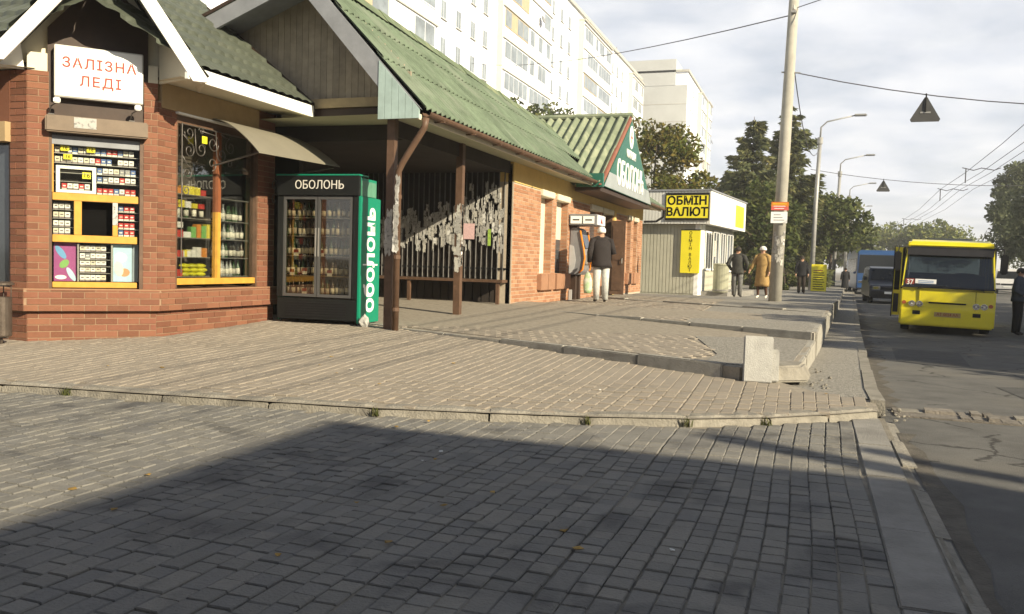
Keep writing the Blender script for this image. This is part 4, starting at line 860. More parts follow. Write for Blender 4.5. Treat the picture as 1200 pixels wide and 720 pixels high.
# roof: corrugated sheets one by one, three courses
rr = MB().quad((-4.92, YA + .02, 3.10), (-4.85, YB, 3.10), (XR, YB, ridge_z(YB) - .05), (XR, YA + .02, ridge_z(YA) - .05)).build('roof', M_dkbr, B)
ncol = 17; wsh = (YB - YA) / ncol
def rpt(y, t): 
    e = Vector((EX(y), y, 3.13)); r_ = Vector((XR, y, ridge_z(y))); return e.lerp(r_, t)
for c in range(ncol):
    ya, yb = YA + c * wsh, YA + (c + 1) * wsh + .05
    for k, (t0, t1) in enumerate(((0, .38), (.34, .72), (.68, 1.0))):
        if k == 0 and 18.6 < ya < 25.0: continue
        b = MB(); N_ = 44; vs = []; fs = []
        for i in range(N_ + 1):
            y = ya + (yb - ya) * i / N_; wv = .021 * math.sin(2 * math.pi * y / .155)
            for tt, lift in ((t0, .032), (t1, .004)):
                p = rpt(y, tt); n_ = Vector((.72, 0, .69)); j_ = rnd.uniform(-.001, .001); vs.append(p + n_ * (wv + .02 + lift + j_))
        for i in range(N_): fs.append((2 * i, 2 * i + 2, 2 * i + 3, 2 * i + 1))
        for i in range(N_): # thickness at the lower edge
            vs.append(Vector(vs[2 * i]) - Vector((.005, 0, .012)))
        vs.append(Vector(vs[2 * N_]) - Vector((.005, 0, .012))); b0 = 2 * (N_ + 1)
        for i in range(N_): fs.append((2 * i, b0 + i, b0 + i + 1, 2 * i + 2))
        b.add(vs, fs).build('roof_sheet', M_roof, rr, smooth=False)
y = YA - .05
while y < 21.8:
    y1 = min(y + 1.1, 22.1); d_ = rnd.uniform(-.012, .012)
    b = MB(); P = []
    for yy in (y, y1 + .04):
        z = ridge_z(yy) + .05 + d_ + (.02 if yy == y else 0)
        P += [(XR + .22, yy, z - .19), (XR + .06, yy, z + .0), (XR - .06, yy, z), (XR - .26, yy, z - .10)]
    b.add(P, [(0, 4, 5, 1), (1, 5, 6, 2), (2, 6, 7, 3), (0, 1, 2, 3)]).build('ridge_cap', M_ridge, rr, smooth=False); y = y1
b = MB(); vs = []; fs = []; N_ = 720
for i in range(N_ + 1):
    y = YA + (YB - YA) * i / N_; w_ = .02 * math.sin(2 * math.pi * y / .155); vs += [(XR, y, ridge_z(y) - .03 + w_), (XR - 4.65, y, ridge_z(y) - .03 - .38 * 4.65 + w_)]
for i in range(N_): fs.append((2 * i, 2 * i + 2, 2 * i + 3, 2 * i + 1))
b.add(vs, fs).build('rear_slope', M_roof, rr)
# gutter
b = MB(); vs = []; fs = []; prof = [(math.cos(a), math.sin(a)) for a in [math.pi + math.pi * k / 8 for k in range(9)]]; prof = [(x * .065, z * .065) for x, z in prof] + [(x * .058, z * .058) for x, z in reversed(prof)]
n_ = len(prof)
for y in (10.2, 19.2): vs += [(EX(y) + .015 + x, y, 3.12 + z) for x, z in prof]
for k in range(n_): fs.append((k, (k + 1) % n_, n_ + (k + 1) % n_, n_ + k))
fs += [tuple(range(n_)), tuple(range(2 * n_ - 1, n_ - 1, -1))]
gu = b.add(vs, fs).build('gutter', M_brown, B, smooth=False)
for k in range(8): y = 10.6 + k * 1.1; MB().box((EX(y) - .06, y, 3.045), (EX(y) + .09, y + .03, 3.062)).build('gutter_bracket', M_brown, gu)
MB().tube([(EX(26) + .03, 25.7, 3.1), (EX(28) + .03, 28.55, 3.1)], .05, 8).build('gutter', M_brown, B); MB().tube([(-4.74, 28.5, 3.05), (-4.76, 28.55, 2.85), (-5.0, 28.6, 2.70), (-5.4, 28.5, 2.68)], .04, 8).build('downpipe', M_black, B)
MB().quad((XR, YA + .04, ridge_z(YA) - .09), (XR, YA + .8, ridge_z(YA) - .11), (-10.3, YA + .8, ridge_z(YA) - 1.47), (-10.3, YA + .04, ridge_z(YA) - 1.45)).build('gable_soffit', M_grey, B)
# gable end: bargeboards, recessed board panel, beam
def gq(x, z, y=10.11): return Vector((x, y, z))
zr = ridge_z(YA)
MB().prism([gq(-4.86, 3.14), gq(XR, zr - .005), gq(XR, zr - .32), gq(-5.48, 3.44), gq(-5.48, 3.70)], (0, .05, 0)).build('bargeboard', M_grey, rr)
MB().prism([gq(XR - .002, zr - .0), gq(XR - 3.45, zr - .38 * 3.45), gq(XR - 3.45, zr - .38 * 3.45 - .24), gq(XR - .002, zr - .26)], (0, .05, 0)).build('bargeboard', M_grey, rr)
MB().prism([gq(XR, zr + .04, 10.09), gq(XR - 3.55, zr - .38 * 3.55 + .04, 10.09), gq(XR - 3.55, zr - .38 * 3.55 - .01, 10.09), gq(XR, zr - .01, 10.09)], (0, .1, 0)).build('rake_trim', M_dkbr, rr)
for i in range(6):
    x0 = -5.485 + i * .10; x1 = min(x0 + .095, -4.89); zt = lambda x: 3.13 + (zr - 3.13) * (-4.86 - x) / (-4.86 - XR) - .012
    MB().prism([gq(x0, 3.03, 10.1), gq(x1, 3.03, 10.1), gq(x1, max(3.06, zt(x1)), 10.1), gq(x0, zt(x0), 10.1)], (0, .03, 0)).build('end_board', M_blueg, rr)
for i in range(46):
    x0 = -10.1 + i * .103; x1 = x0 + .098; xm = (x0 + x1) / 2
    zt = (zr - .06 - .38 * (XR - xm)) if xm < XR else (zr - .06 - (xm - XR) * .98)
    if zt > 3.5 and x1 < -5.3: MB().prism([gq(x0, 3.46, 10.8), gq(x1, 3.46, 10.8), gq(x1, zt, 10.8), gq(x0, zt, 10.8)], (0, .02 + .01 * (i % 2), 0)).build('gable_board', M_gab, rr)
MB().box((-10.1, 10.7, 3.32), (-5.35, 10.83, 3.45)).build('gable_beam', M_woodp, rr); MB().box((-10.1, 10.74, 3.14), (-5.35, 10.82, 3.315)).build('gable_beam', M_dkbr, rr)
# cross gable with sign
ga, gb, gm, gz_ = 19.3, 25.6, 22.35, 5.10; FG = (Vector((-4.70, ga, 0)), Vector((0, 1, 0)), Vector((1, 0, 0)))
cg = MB().prism([(-4.76, ga, 3.0), (-4.76, gb, 3.0), (-4.76, gm, gz_ - .05)], (.0, 0, 0.0001)).build('cross_gable', M_dkbr, B)
th1 = math.atan2(gz_ - 3.08, gm - ga); Lg = math.hypot(gz_ - 3.08, gm - ga)
def wv(u, v): return .048 * math.sin(2 * math.pi * u / .24)
for k in range(2):
    v0 = (Lg / 2) * k; me = sheet(Vector((-7.4, ga - .1, 3.03)) + Vector((0, math.cos(th1), math.sin(th1))) * v0 + Vector((0, 0, .03 * (1 - k))), Vector((1, 0, 0)), Vector((0, math.cos(th1), math.sin(th1))), 2.72, Lg / 2 + .06, wv, 130, 1).mesh('gable_sheet')
    link('roof_sheet', me, M_roofd, cg)
th2 = math.atan2(gz_ - 3.08, gb - gm); Lg2 = math.hypot(gz_ - 3.08, gb - gm)
me = sheet(Vector((-4.68, gb + .1, 3.03)), Vector((-1, 0, 0)), Vector((0, -math.cos(th2), math.sin(th2))), 2.72, Lg2 + .1, wv, 130, 1).mesh('gable_sheet'); link('roof_sheet', me, M_roofd, cg)
MB().tube([(-7.4, gm, gz_ + .04), (-4.62, gm, gz_ + .04)], .07, 8).build('ridge_cap', M_roofd, cg)
MB().prism([(-4.70, ga - .12, 3.03), (-4.70, gm, gz_ + .03), (-4.70, gm, gz_ - .12), (-4.70, ga + .08, 3.03)], (.05, 0, 0)).build('rake_trim', mat('rust_trim', (.25, .10, .07), .7, .15, 5), cg)
MB().prism([(-4.70, gb + .1, 3.03), (-4.70, gm, gz_ + .03), (-4.70, gm, gz_ - .1), (-4.70, gb - .06, 3.03)], (.04, 0, 0)).build('rake_trim', M_roofd, cg)
MB().box((-5.3, ga, 2.9), (-4.68, gb, 2.99)).build('gable_soffit', M_dkbr, cg)
for q in ((22.0, .0),): pass
sgn = thing('shop_sign', 'green triangular gable sign with large white lettering above the shop door', 'sign', (-4.66, 22.35, 3.0), world=True)
FGs = (Vector((-4.64, ga, 0)), Vector((0, 1, 0)), Vector((1, 0, 0)))
MB().prism([(-4.66, ga + .1, 3.02), (-4.66, gb - .1, 3.02), (-4.66, gm, gz_ - .12)], (.03, 0, 0)).build('sign_board', M_greend, sgn)
MB().prism([(-4.628, ga + .14, 3.03), (-4.628, gb - .14, 3.03), (-4.628, gb - .62, 3.40), (-4.628, ga + .62, 3.40)], (.004, 0, 0)).build('sign_band', mat('sign_grey', (.30, .33, .34), .4, .1, 2), sgn)
MB().box((-5.25, ga - .06, 2.99), (-4.62, ga + .06, 3.3)).build('side_panel', M_greend, sgn)
text('lettering', 'ОБОЛОНЬ', .86, M_wht2, sgn, frameM(FGs, 3.12, 3.46, .02), .008, .010, .80)
text('lettering', 'МАГАЗИН', .26, M_wht2, sgn, frameM(FGs, 3.05, 4.08, .02), .006, .008, .9)
em = [FGs[0] + FGs[1] * (3.05 + .26 * math.cos(6.2832 * k / 24)) + FGs[2] * .006 + Vector((0, 0, 4.56 + .30 * math.sin(6.2832 * k / 24))) for k in range(24)]
e_ = MB().prism(em, (.006, 0, 0)).build('emblem', M_wht2, sgn); MB().fbox(FGs, 3.0, 3.1, 4.42, 4.7, .013, .016).build('emblem_mark', mat('emblem_gold', (.45, .3, .08), .5, .1, 6), e_)
MB().fbox(FGs, 2.96, 3.14, 4.53, 4.58, .0165, .019).build('emblem_mark', M_red, e_)

# ------------------------------------------------------------------ drinks fridge
fx = Vector((1.27, .08, 0)).normalized(); frz = math.atan2(fx.y, fx.x)
Fr = thing('drinks_fridge', 'tall black and green glass-door drinks fridge with white lettering', 'fridge', (-7.2, 10.36, UP(10.4) + .0), frz)
FW_, FD_, FH_ = 1.25, .60, 2.06; DW_ = 1.25 / 2 - .095
M_fb = mat('fridge_black', (.010, .011, .011), .45, .15, 6, spec=.2)
MB().box((0, .08, .06), (.05, FD_, FH_)).build('side_wall', M_green, Fr); MB().box((FW_ - .05, .08, .06), (FW_, FD_, FH_)).build('side_wall', M_green, Fr)
MB().box((.05, FD_ - .05, .06), (FW_ - .05, FD_, FH_)).build('back_wall', mat('fridge_inside', (.34, .27, .2), .5, .1, 4), Fr); MB().box((.05, .08, .37), (FW_ - .05, FD_ - .05, .40)).build('floor', M_fb, Fr); MB().box((.05, .08, 1.78), (FW_ - .05, FD_ - .05, FH_)).build('head', M_fb, Fr)
MB().box((-.02, .0, FH_ + .021), (FW_ + .02, .3, FH_ + .04)).build('top_trim', M_green, Fr)
hd = MB().box((-.01, -.0, 1.80), (FW_ + .01, .079, FH_ + .02)).build('header', M_fb, Fr, bevel=.008)
FF = (Vector((0, 0, 0)), Vector((1, 0, 0)), Vector((0, -1, 0)))
text('lettering', 'ОБОЛОНЬ', .165, mat('fridge_letter', (.62, .60, .55), .5, .05, 8), hd, frameM(FF, .66, 1.945, .004), .002, 0, .92)
ap = MB().box((.0, .03, .06), (FW_, .079, .36)).build('apron', M_fb, Fr, bevel=.006)
for k in range(6): MB().box((.16, .02, .11 + k * .036), (FW_ - .16, .034, .127 + k * .036)).build('louvre', M_black, ap)
for s0 in (.09, .09 + DW_ + .01):
    dr = MB(); dr.box((s0, .025, .38), (s0 + .035, .07, 1.79)); dr.box((s0 + DW_ - .035, .025, .38), (s0 + DW_, .07, 1.79)); dr.box((s0 + .035, .025, .38), (s0 + DW_ - .035, .07, .42)); dr.box((s0 + .035, .025, 1.75), (s0 + DW_ - .035, .07, 1.79)); d_ = dr.build('door', mat('door_frame_grey', (.10, .10, .10), .4, .1, 5, metal=.4), Fr)
    MB().box((s0 + .035, .045, .42), (s0 + DW_ - .035, .05, 1.75)).build('glass_pane', M_gl2, d_); MB().box((s0 + (.01 if s0 > .3 else DW_ - .025), .012, .95), (s0 + (.025 if s0 > .3 else DW_ - .01), .025, 1.35)).build('handle', M_silver, d_)
MB().box((.0, .02, .37), (.088, .079, 1.795)).build('jamb', M_fb, Fr); MB().box((FW_ - .075, .02, .37), (FW_, .079, 1.795)).build('jamb', M_fb, Fr)
for e in (-.006, FW_ - .006): MB().box((e, .07, .04), (e + .012, .09, FH_ + .03)).build('edge_trim', M_green, Fr)
for z_ in (.40, .68, .96, 1.24, 1.50): MB().box((.055, .1, z_ - .01), (FW_ - .055, FD_ - .06, z_)).build('shelf', M_woodp if z_ < .7 else M_silver, Fr)
for x, z_ in ((.16, .72), (.36, .74), (.36, .45), (.22, 1.0), (.75, .72), (.62, 1.0)):
    tg = MB().box((x, .095, z_ - .045), (x + .075, .099, z_ + .045)).build('price_card', M_wht2, Fr); MB().box((x, .0925, z_ + .0), (x + .075, .0945, z_ + .045)).build('print', M_red, tg)
FRW = (Vector((-7.2, 10.36, 0)), fx, Vector((fx.y, -fx.x, 0)))
for z_ in (.40, .68, .96, 1.24, 1.50): bottles(FRW, .1, 1.16, UP(10.4) + z_, -.18, 'bottle standing on a shelf inside the drinks fridge', 'bottles in the fridge', p=.072, sc=.92 if z_ < 1.5 else .85)
for x in (.03, FW_ - .03):
    for y_ in (.1, FD_ - .05): MB().lathe([(.02, 0), (.02, .06)], 8, (x, y_, 0)).build('foot', M_black, Fr)
# green advertising panel fixed to the fridge's street side
pn = MB().box((FW_ + .002, .02, .03), (FW_ + .035, .68, 1.80)).build('side_panel', M_green, Fr, bevel=.006)
Fsd = (Vector((FW_ + .035, .35, 0)), Vector((0, 1, 0)), Vector((1, 0, 0)))
Mt = frameM(Fsd, 0, .92, .003) @ Matrix.Rotation(math.pi / 2, 4, 'Z')
text('lettering', 'оболонь', .46, M_wht2, pn, Mt, .001, .012, .80)
Mt2 = Mt @ Matrix.Translation((-.05, 0, 0)); MB().box((FW_ + .0365, .12, .845), (FW_ + .039, .60, .865)).build('lettering', M_wht2, pn)
MB().box((FW_ + .002, .1, 1.81), (FW_ + .02, .55, 2.02)).build('upper_panel', mat('pale_green', (.1, .25, .17), .4, .2, 10), Fr)
# white stone wedged at its foot
bm = bmesh.new(); bmesh.ops.create_icosphere(bm, subdivisions=2, radius=.07)
for v in bm.verts: v.co *= 1 + .25 * math.sin(v.co.x * 60 + 1) * math.cos(v.co.y * 47); v.co.z *= 1.3; v.co.z = max(v.co.z, -.08)
me = bpy.data.meshes.new('white_stone'); bm.to_mesh(me); bm.free(); o = link('white_stone', me, M_conc2); o.location = (-5.80, 10.42, UP(10.42) + .07); tag(o, 'lumpy white stone on the paving at the foot of the green fridge panel', 'stone')
# ------------------------------------------------------------------ payment terminal on the shop wall
M_atm = mat('atm_grey', (.20, .20, .21), .4, .1, 5, spec=.5); M_atml = mat('atm_light', (.42, .42, .42), .4, .08, 5); M_or = mat('atm_orange', (.7, .22, .02), .4, .05, 5)
T = thing('cash_machine', 'grey cash machine with an orange stripe and small canopy on the brick wall', 'cash machine', (-5.15, 19.65, .36), world=True)
prof = [(-5.385, .95), (-5.15, .95), (-5.06, 1.05), (-5.02, 1.35), (-5.05, 1.55), (-5.14, 1.95), (-5.20, 2.05), (-5.385, 2.05)]
MB().prism([(x, 19.32, z) for x, z in prof], (0, .68, 0)).build('cabinet', M_atm, T, bevel=.02)
MB().prism([(x, 19.305, z) for x, z in ((-5.38, .98), (-5.27, .98), (-5.22, 1.3), (-5.28, 1.62), (-5.38, 1.65))], (0, .014, 0)).build('side_inlay', M_atml, T)
sp_ = [(-5.13, 1.0), (-5.045, 1.08), (-5.005, 1.35), (-5.035, 1.56), (-5.13, 1.98)]
for y_ in (19.30, 19.99): MB().tube([(x, y_, z) for x, z in sp_], .022, 6).build('stripe', M_or, T, smooth=True)
MB().prism([(-5.03, 19.42, 1.58), (-5.03, 19.9, 1.58), (-5.12, 19.9, 1.88), (-5.12, 19.42, 1.88)], (.008, 0, .003)).build('screen', mat('screen_dark', (.03, .04, .06), .1, .2, 5, spec=.8), T)
MB().box((-5.035, 19.45, 1.2), (-5.0, 19.85, 1.42)).build('keypad', M_silver, T)
ped = MB(); ped.box((-5.36, 19.4, .345), (-5.24, 19.55, .95)); ped.box((-5.36, 19.75, .345), (-5.24, 19.9, .95)); ped.build('pedestal', M_dkbr, T)
MB().box((-5.37, 19.33, .35), (-5.3, 19.36, .6)).build('cable_box', M_atml, T)
cn = MB().box((-5.385, 19.2, 2.10), (-4.72, 20.0, 2.36)).build('canopy', M_atm, T, bevel=.015)
for x0, x1 in ((-5.34, -5.08), (-5.04, -4.78)): pl_ = MB().box((x0, 19.185, 2.14), (x1, 19.199, 2.31)).build('canopy_panel', M_wht2, cn); MB().box((x0 + .05, 19.182, 2.21), (x1 - .05, 19.184, 2.24)).build('print', M_ink, pl_)
wp = MB().box((-4.719, 19.23, 2.12), (-4.705, 19.97, 2.34)).build('canopy_panel', M_wht2, cn); MB().prism([(-4.704, 19.5, 2.16), (-4.704, 19.72, 2.16), (-4.704, 19.61, 2.30)], (.003, 0, 0)).build('print', M_red, wp)

# ------------------------------------------------------------------ currency exchange booth
M_sid = mat('siding_white', (.62, .62, .58), .5, .06, 3, stain=(1, .6, .25, (.5, .49, .44))); M_sidg = mat('siding_beige', (.42, .41, .33), .55, .08, 3)
brz = R(-6.7)
E_ = thing('exchange_booth', 'white ribbed exchange booth with big yellow sign and beige lower walls', 'booth', (-3.42, 30.2, .22), brz)
FE = (Vector((0, 0, 0)), Vector((1, 0, 0)), Vector((0, -1, 0))); FE2 = (Vector((0, 0, 0)), Vector((0, 1, 0)), Vector((1, 0, 0)))
MB().box((-5.5, .02, 2.52), (-.02, 6.2, 3.63)).build('fascia_core', M_sid, E_)
for i in range(46): MB().fbox(FE, -.115 * (i + 1) + .008, -.115 * i - .008, 2.50, 3.65, -.02, .012).build('siding_board', M_sid, E_)
MB().box((0.0, .0, 2.50), (.015, 6.2, 3.65)).build('fascia_side', M_wht2, E_)
MB().box((-5.6, -.05, 3.65), (.05, 6.3, 3.70)).build('roof', M_grey, E_)
MB().box((-5.5, .25, 0), (-.42, 6.0, 2.5)).build('wall', M_sidg, E_)
for i in range(40): MB().fbox((Vector((0, .25, 0)), FE[1], FE[2]), -.55 - .125 * (i + 1) + .012, -.55 - .125 * i - .012, .05, 2.5, 0, .018).build('siding_board', M_sidg, E_)
MB().box((-.55, .235, .0), (-.40, .6, 2.5)).build('corner_panel', M_wht2, E_); MB().box((-.42, .6, 0), (-.38, 1.0, 2.5)).build('side_panel', M_wht2, E_)
def winE(y0, y1, z0, z1, nm='window'):
    w_ = MB().box((-.41, y0, z0), (-.375, y1, z1)).build(nm, M_glwin, E_)
    f = MB(); f.box((-.375, y0 - .06, z0 - .06), (-.35, y1 + .06, z0)); f.box((-.375, y0 - .06, z1), (-.35, y1 + .06, z1 + .06)); f.box((-.375, y0 - .06, z0), (-.35, y0, z1)); f.box((-.375, y1, z0), (-.35, y1 + .06, z1)); f.box((-.375, (y0 + y1) / 2 - .02, z0), (-.352, (y0 + y1) / 2 + .02, z1)); f.build('frame', M_wht2, w_)
    return w_
w1 = winE(1.1, 1.9, .95, 2.25); w2 = winE(2.3, 3.2, .95, 2.3); winE(3.5, 4.3, .1, 2.3, 'door'); winE(4.7, 5.7, .9, 2.3)
for k in range(5): MB().tube([(-.33, 1.12 + k * .19, 1.0), (-.33, 1.2 + k * .16, 1.6), (-.33, 1.12 + k * .19, 2.2)], .01, 5).build('grille', M_black, w1)
MB().box((-.35, 2.35, 1.4), (-.345, 2.75, 2.0)).build('paper_notice', M_paper, w2)
st = MB(); st.box((-.4, .7, -.1), (.55, 5.8, .14)); st.build('step', M_concd, E_)
tp = MB(); tp.box((.016, 2.2, 2.75), (.019, 3.6, 3.5)); tp_o = tp.build('fascia_poster', mat('fascia_print', (.62, .60, .58), .6, .3, 6), E_)
MB().box((.02, 4.2, 2.62), (.045, 5.7, 3.45)).build('fascia_sign', M_signy, E_)
s1 = thing('exchange_sign', 'yellow exchange sign with bold black lettering on the booth fascia', 'sign', (0, 0, 0), brz)
s1.location = E_.location
MB().fbox(FE, -1.55, -.06, 2.68, 3.54, .013, .05).build('sign_board', M_signy, s1)
MB().fbox(FE, -1.58, -.03, 3.50, 3.58, .013, .06).build('sign_edge', M_black, s1); MB().fbox(FE, -1.58, -.03, 2.62, 2.70, .013, .06).build('sign_edge', M_black, s1)
for e in (-1.585, -.055): MB().fbox(FE, e, e + .03, 2.7, 3.5, .013, .055).build('sign_edge', M_black, s1)
text('lettering', 'ОБМІН', .40, M_ink, s1, frameM(FE, -.81, 3.29, .052), .002, .012, 1.02); text('lettering', 'ВАЛЮТ', .40, M_ink, s1, frameM(FE, -.81, 2.90, .052), .002, .012, 1.0)
s2 = thing('vertical_sign', 'tall narrow yellow sign with vertical lettering at the booth corner', 'sign', (0, 0, 0), brz); s2.location = E_.location
MB().fbox((Vector((0, .25, 0)), FE[1], FE[2]), -1.02, -.35, .78, 2.28, .02, .12).build('sign_board', M_signy, s2); MB().fbox((Vector((0, .25, 0)), FE[1], FE[2]), -1.03, -.34, 2.28, 2.31, .02, .13).build('sign_edge', M_black, s2)
for i, ch in enumerate('ОБМІН'): text('lettering', ch, .15, M_ink, s2, frameM((Vector((0, .25, 0)), FE[1], FE[2]), -.68, 2.18 - i * .135, .122), .001, .002)
for i, ch in enumerate('ВАЛЮТ'): text('lettering', ch, .15, M_ink, s2, frameM((Vector((0, .25, 0)), FE[1], FE[2]), -.68, 1.42 - i * .135, .122), .001, .002)
cb_ = thing('concrete_urn', 'round pale green concrete urn on the step beside the exchange booth', 'urn', (-3.05, 31.0, .34)); M_urn = mat('urn_green', (.30, .30, .22), .8, .15, 5)
MB().lathe([(.24, 0), (.27, .03), (.27, .95), (.29, .97), (.29, 1.02), (.22, 1.03), (.21, .9)], 20).build('drum', M_urn, cb_); MB().lathe([(.275, .05), (.285, .06), (.285, .1), (.275, .11)], 20).build('band', M_concd, cb_)

# ------------------------------------------------------------------ people
M_skin = mat('skin', (.42, .25, .17), .6, .05, 20)
def person(name, label, loc, rz, H, top, legs, shoes=(.03, .025, .02), hair=(.05, .04, .03), pose=None, coat=None, hat=None, group=None, lean=0., jacket_hem=.80, stout=1.0):
    P = dict(lw=((.26, .02, .86), (.0, 0, 0)), ) ; pose = pose or {}
    root = thing(name, label, 'person', loc, rz, group); k = H / 1.72
    J = {'pelvis': (0, 0, .93), 'belly': (0, -lean * .3, 1.08), 'chest': (0, -lean * .7, 1.28), 'neckb': (0, -lean * .95, 1.44), 'neck': (0, -lean * 1.05, 1.50), 'head': (0, -lean * 1.2 - .01, 1.59), 'crown': (0, -lean * 1.25, 1.675)}
    for s_, nm in ((-1, 'l'), (1, 'r')):
        J['hip' + nm] = (s_ * .09, 0, .90); J['knee' + nm] = (s_ * .10, -.01, .50); J['ank' + nm] = (s_ * .10, .02, .09); J['toe' + nm] = (s_ * .115, -.13, .035)
        J['sh' + nm] = (s_ * .185, -lean * .9, 1.40); J['el' + nm] = (s_ * .25, -lean * .8 + .02, 1.13); J['wr' + nm] = (s_ * .27, -lean * .8 - .06, .89); J['palm' + nm] = (s_ * .268, -lean * .8 - .08, .81)
    J.update(pose)
    Rr = dict(pelvis=.125, belly=.125 * stout, chest=.145, neckb=.09, neck=.055, head=.092, crown=.07, hip=.085, knee=.058, ank=.042, toe=.036, sh=.075, el=.048, wr=.034, palm=.034)
    names = list(J); idx = {n: i for i, n in enumerate(names)}
    ed = [('pelvis', 'belly'), ('belly', 'chest'), ('chest', 'neckb'), ('neckb', 'neck'), ('neck', 'head'), ('head', 'crown')]
    for nm in 'lr': ed += [('pelvis', 'hip' + nm), ('hip' + nm, 'knee' + nm), ('knee' + nm, 'ank' + nm), ('ank' + nm, 'toe' + nm), ('neckb', 'sh' + nm), ('sh' + nm, 'el' + nm), ('el' + nm, 'wr' + nm), ('wr' + nm, 'palm' + nm)]
    me = bpy.data.meshes.new('body'); me.from_pydata([Vector(J[n]) * k for n in names], [(idx[a], idx[b_]) for a, b_ in ed], [])
    o = bpy.data.objects.new('tmp', me); COL.objects.link(o); md = o.modifiers.new('s', 'SKIN')
    for n in names:
        v = me.skin_vertices[0].data[idx[n]]; base = n if n in Rr else n[:-1]; r_ = Rr[base] * k; v.radius = (r_, r_ * (.78 if base in ('chest', 'belly', 'pelvis') else 1)); v.use_root = (n == 'pelvis')
    sb_ = o.modifiers.new('u', 'SUBSURF'); sb_.levels = 2
    bpy.context.view_layer.update(); m2 = bpy.data.meshes.new_from_object(o.evaluated_get(bpy.context.evaluated_depsgraph_get())); bpy.data.objects.remove(o)
    cm_ = [M_skin, mat(name + label[:14] + 't', top, .85, .2, 14, .2, 60), mat(name + label[:14] + 'l', legs, .85, .2, 14, .2, 60), mat(name + label[:14] + 's', shoes, .5, .1, 10)]
    m2.materials.clear()
    for c in cm_: m2.materials.append(c)
    segs = [(Vector(J[a]) * k, Vector(J[b_]) * k, a, b_) for a, b_ in ed]
    for p in m2.polygons:
        c = Vector(p.center); best = None
        for a, b_, na, nb in segs:
            d = b_ - a; t = max(0, min(1, (c - a).dot(d) / max(d.length_squared, 1e-6))); ds = (c - a - d * t).length
            if best is None or ds < best[0]: best = (ds, na, nb, t)
        na, nb = best[1], best[2]; mi = 1
        if nb in ('head', 'crown') or (nb == 'neck' and best[3] > .4) or nb.startswith('palm') or (nb.startswith('wr') and best[3] > .93): mi = 0
        elif nb.startswith('toe') or (nb.startswith('ank') and best[3] > .92): mi = 3
        elif nb.startswith('knee') or nb.startswith('ank') or nb.startswith('hip'): mi = 2
        p.material_index = mi; p.use_smooth = True
    body = link('body', m2, None, root)
    # face, ears and fingers, joined with the body mesh as extra geometry
    ex = MB(); hc = Vector(J['head']) * k
    ex.add([hc + Vector((-.014, -.085, -.03)) * k, hc + Vector((.014, -.085, -.03)) * k, hc + Vector((0, -.115, -.028)) * k, hc + Vector((0, -.088, .025)) * k], [(0, 2, 3), (2, 1, 3), (0, 1, 2)])
    for s_ in (-1, 1): ex.lathe([(.006, -.03), (.018, -.01), (.02, .012), (.008, .03)], 8, hc + Vector((s_ * .088, .005, -.005)) * k, .45, 1)
    for nm in 'lr':
        w_, pm = Vector(J['wr' + nm]) * k, Vector(J['palm' + nm]) * k; d = (pm - w_).normalized(); sd = Vector((0, 1, 0)) if abs(d.y) < .8 else Vector((0, 0, 1)); cu = d.cross(sd).normalized() * (1 if nm == 'l' else -1)
        for f in range(4):
            L_ = (.072, .082, .076, .06)[f] * k; b0 = pm + sd * (.026 - .0175 * f) * k; ex.tube([b0, b0 + d * L_ * .5 + cu * .006, b0 + d * L_ * .85 + cu * .02], [.0088 * k, .008 * k, .0062 * k], 6)
        b0 = w_ + (pm - w_) * .5 + sd * .03 * k; ex.tube([b0, b0 + sd * .022 * k + d * .03 * k, b0 + sd * .02 * k + d * .06 * k], [.0105 * k, .0095 * k, .007 * k], 6)
    bm = bmesh.new(); bm.from_mesh(m2); bm.from_mesh(ex.mesh('x', True)); bm.to_mesh(m2); bm.free()
    # hair cap or hat
    hb = MB(); prof_ = [(.101, -.02), (.104, .02), (.10, .055), (.08, .09), (.045, .113), (0.001, .12)]
    if hat: hb.lathe([(.112, .0)] + [(r_ * 1.06, z + .004) for r_, z in prof_[1:]], 14, hc + Vector((0, .004, .0)) * k, .92, 1.02); hb.build('hat', mat(name + 'hat' + label[:10], hat, .8, .15, 30), root, smooth=True)
    else: hb.lathe(prof_, 14, hc + Vector((0, .016, .0)) * k, .93, 1.0); hb.build('hair', mat(name + 'hair' + label[:10], hair, .8, .2, 40), root, smooth=True)
    # jacket or coat body: lofted over the torso with folds at the hem
    hem = coat if coat else jacket_hem; rings = []; nz_ = 12
    for i in range(nz_):
        z = hem + (1.455 - hem) * i / (nz_ - 1); t = (z - .93) / .5; ly = -lean * max(0, t) * .95
        w_ = np.interp(z, [.35, .6, .85, 1.0, 1.2, 1.36, 1.42, 1.455], [.25, .235, .215, .195, .205, .205, .16, .09]) * (1.0 + (stout - 1) * .6); dd = np.interp(z, [.35, .6, .85, 1.0, 1.2, 1.36, 1.455], [.185, .175, .16, .15, .155, .135, .085]) * stout
        rings.append((z, w_, dd, ly))
    vs = []; fs = []; n_ = 24
    for i, (z, w_, dd, ly) in enumerate(rings):
        for q in range(n_):
            a = 6.2832 * q / n_; fo = 1 + .035 * math.sin(a * 5 + z * 9) * (1 - i / nz_) + .02 * math.sin(a * 3 + z * 23); vs.append(Vector((w_ * fo * math.cos(a), ly + dd * fo * math.sin(a), z)) * k)
    for i in range(nz_ - 1):
        for q in range(n_): fs.append((i * n_ + q, i * n_ + (q + 1) % n_, (i + 1) * n_ + (q + 1) % n_, (i + 1) * n_ + q))
    fs += [tuple(range(n_ - 1, -1, -1)), tuple((nz_ - 1) * n_ + q for q in range(n_))]
    MB().add(vs, fs).build('coat' if coat else 'jacket', cm_[1], root, smooth=True)
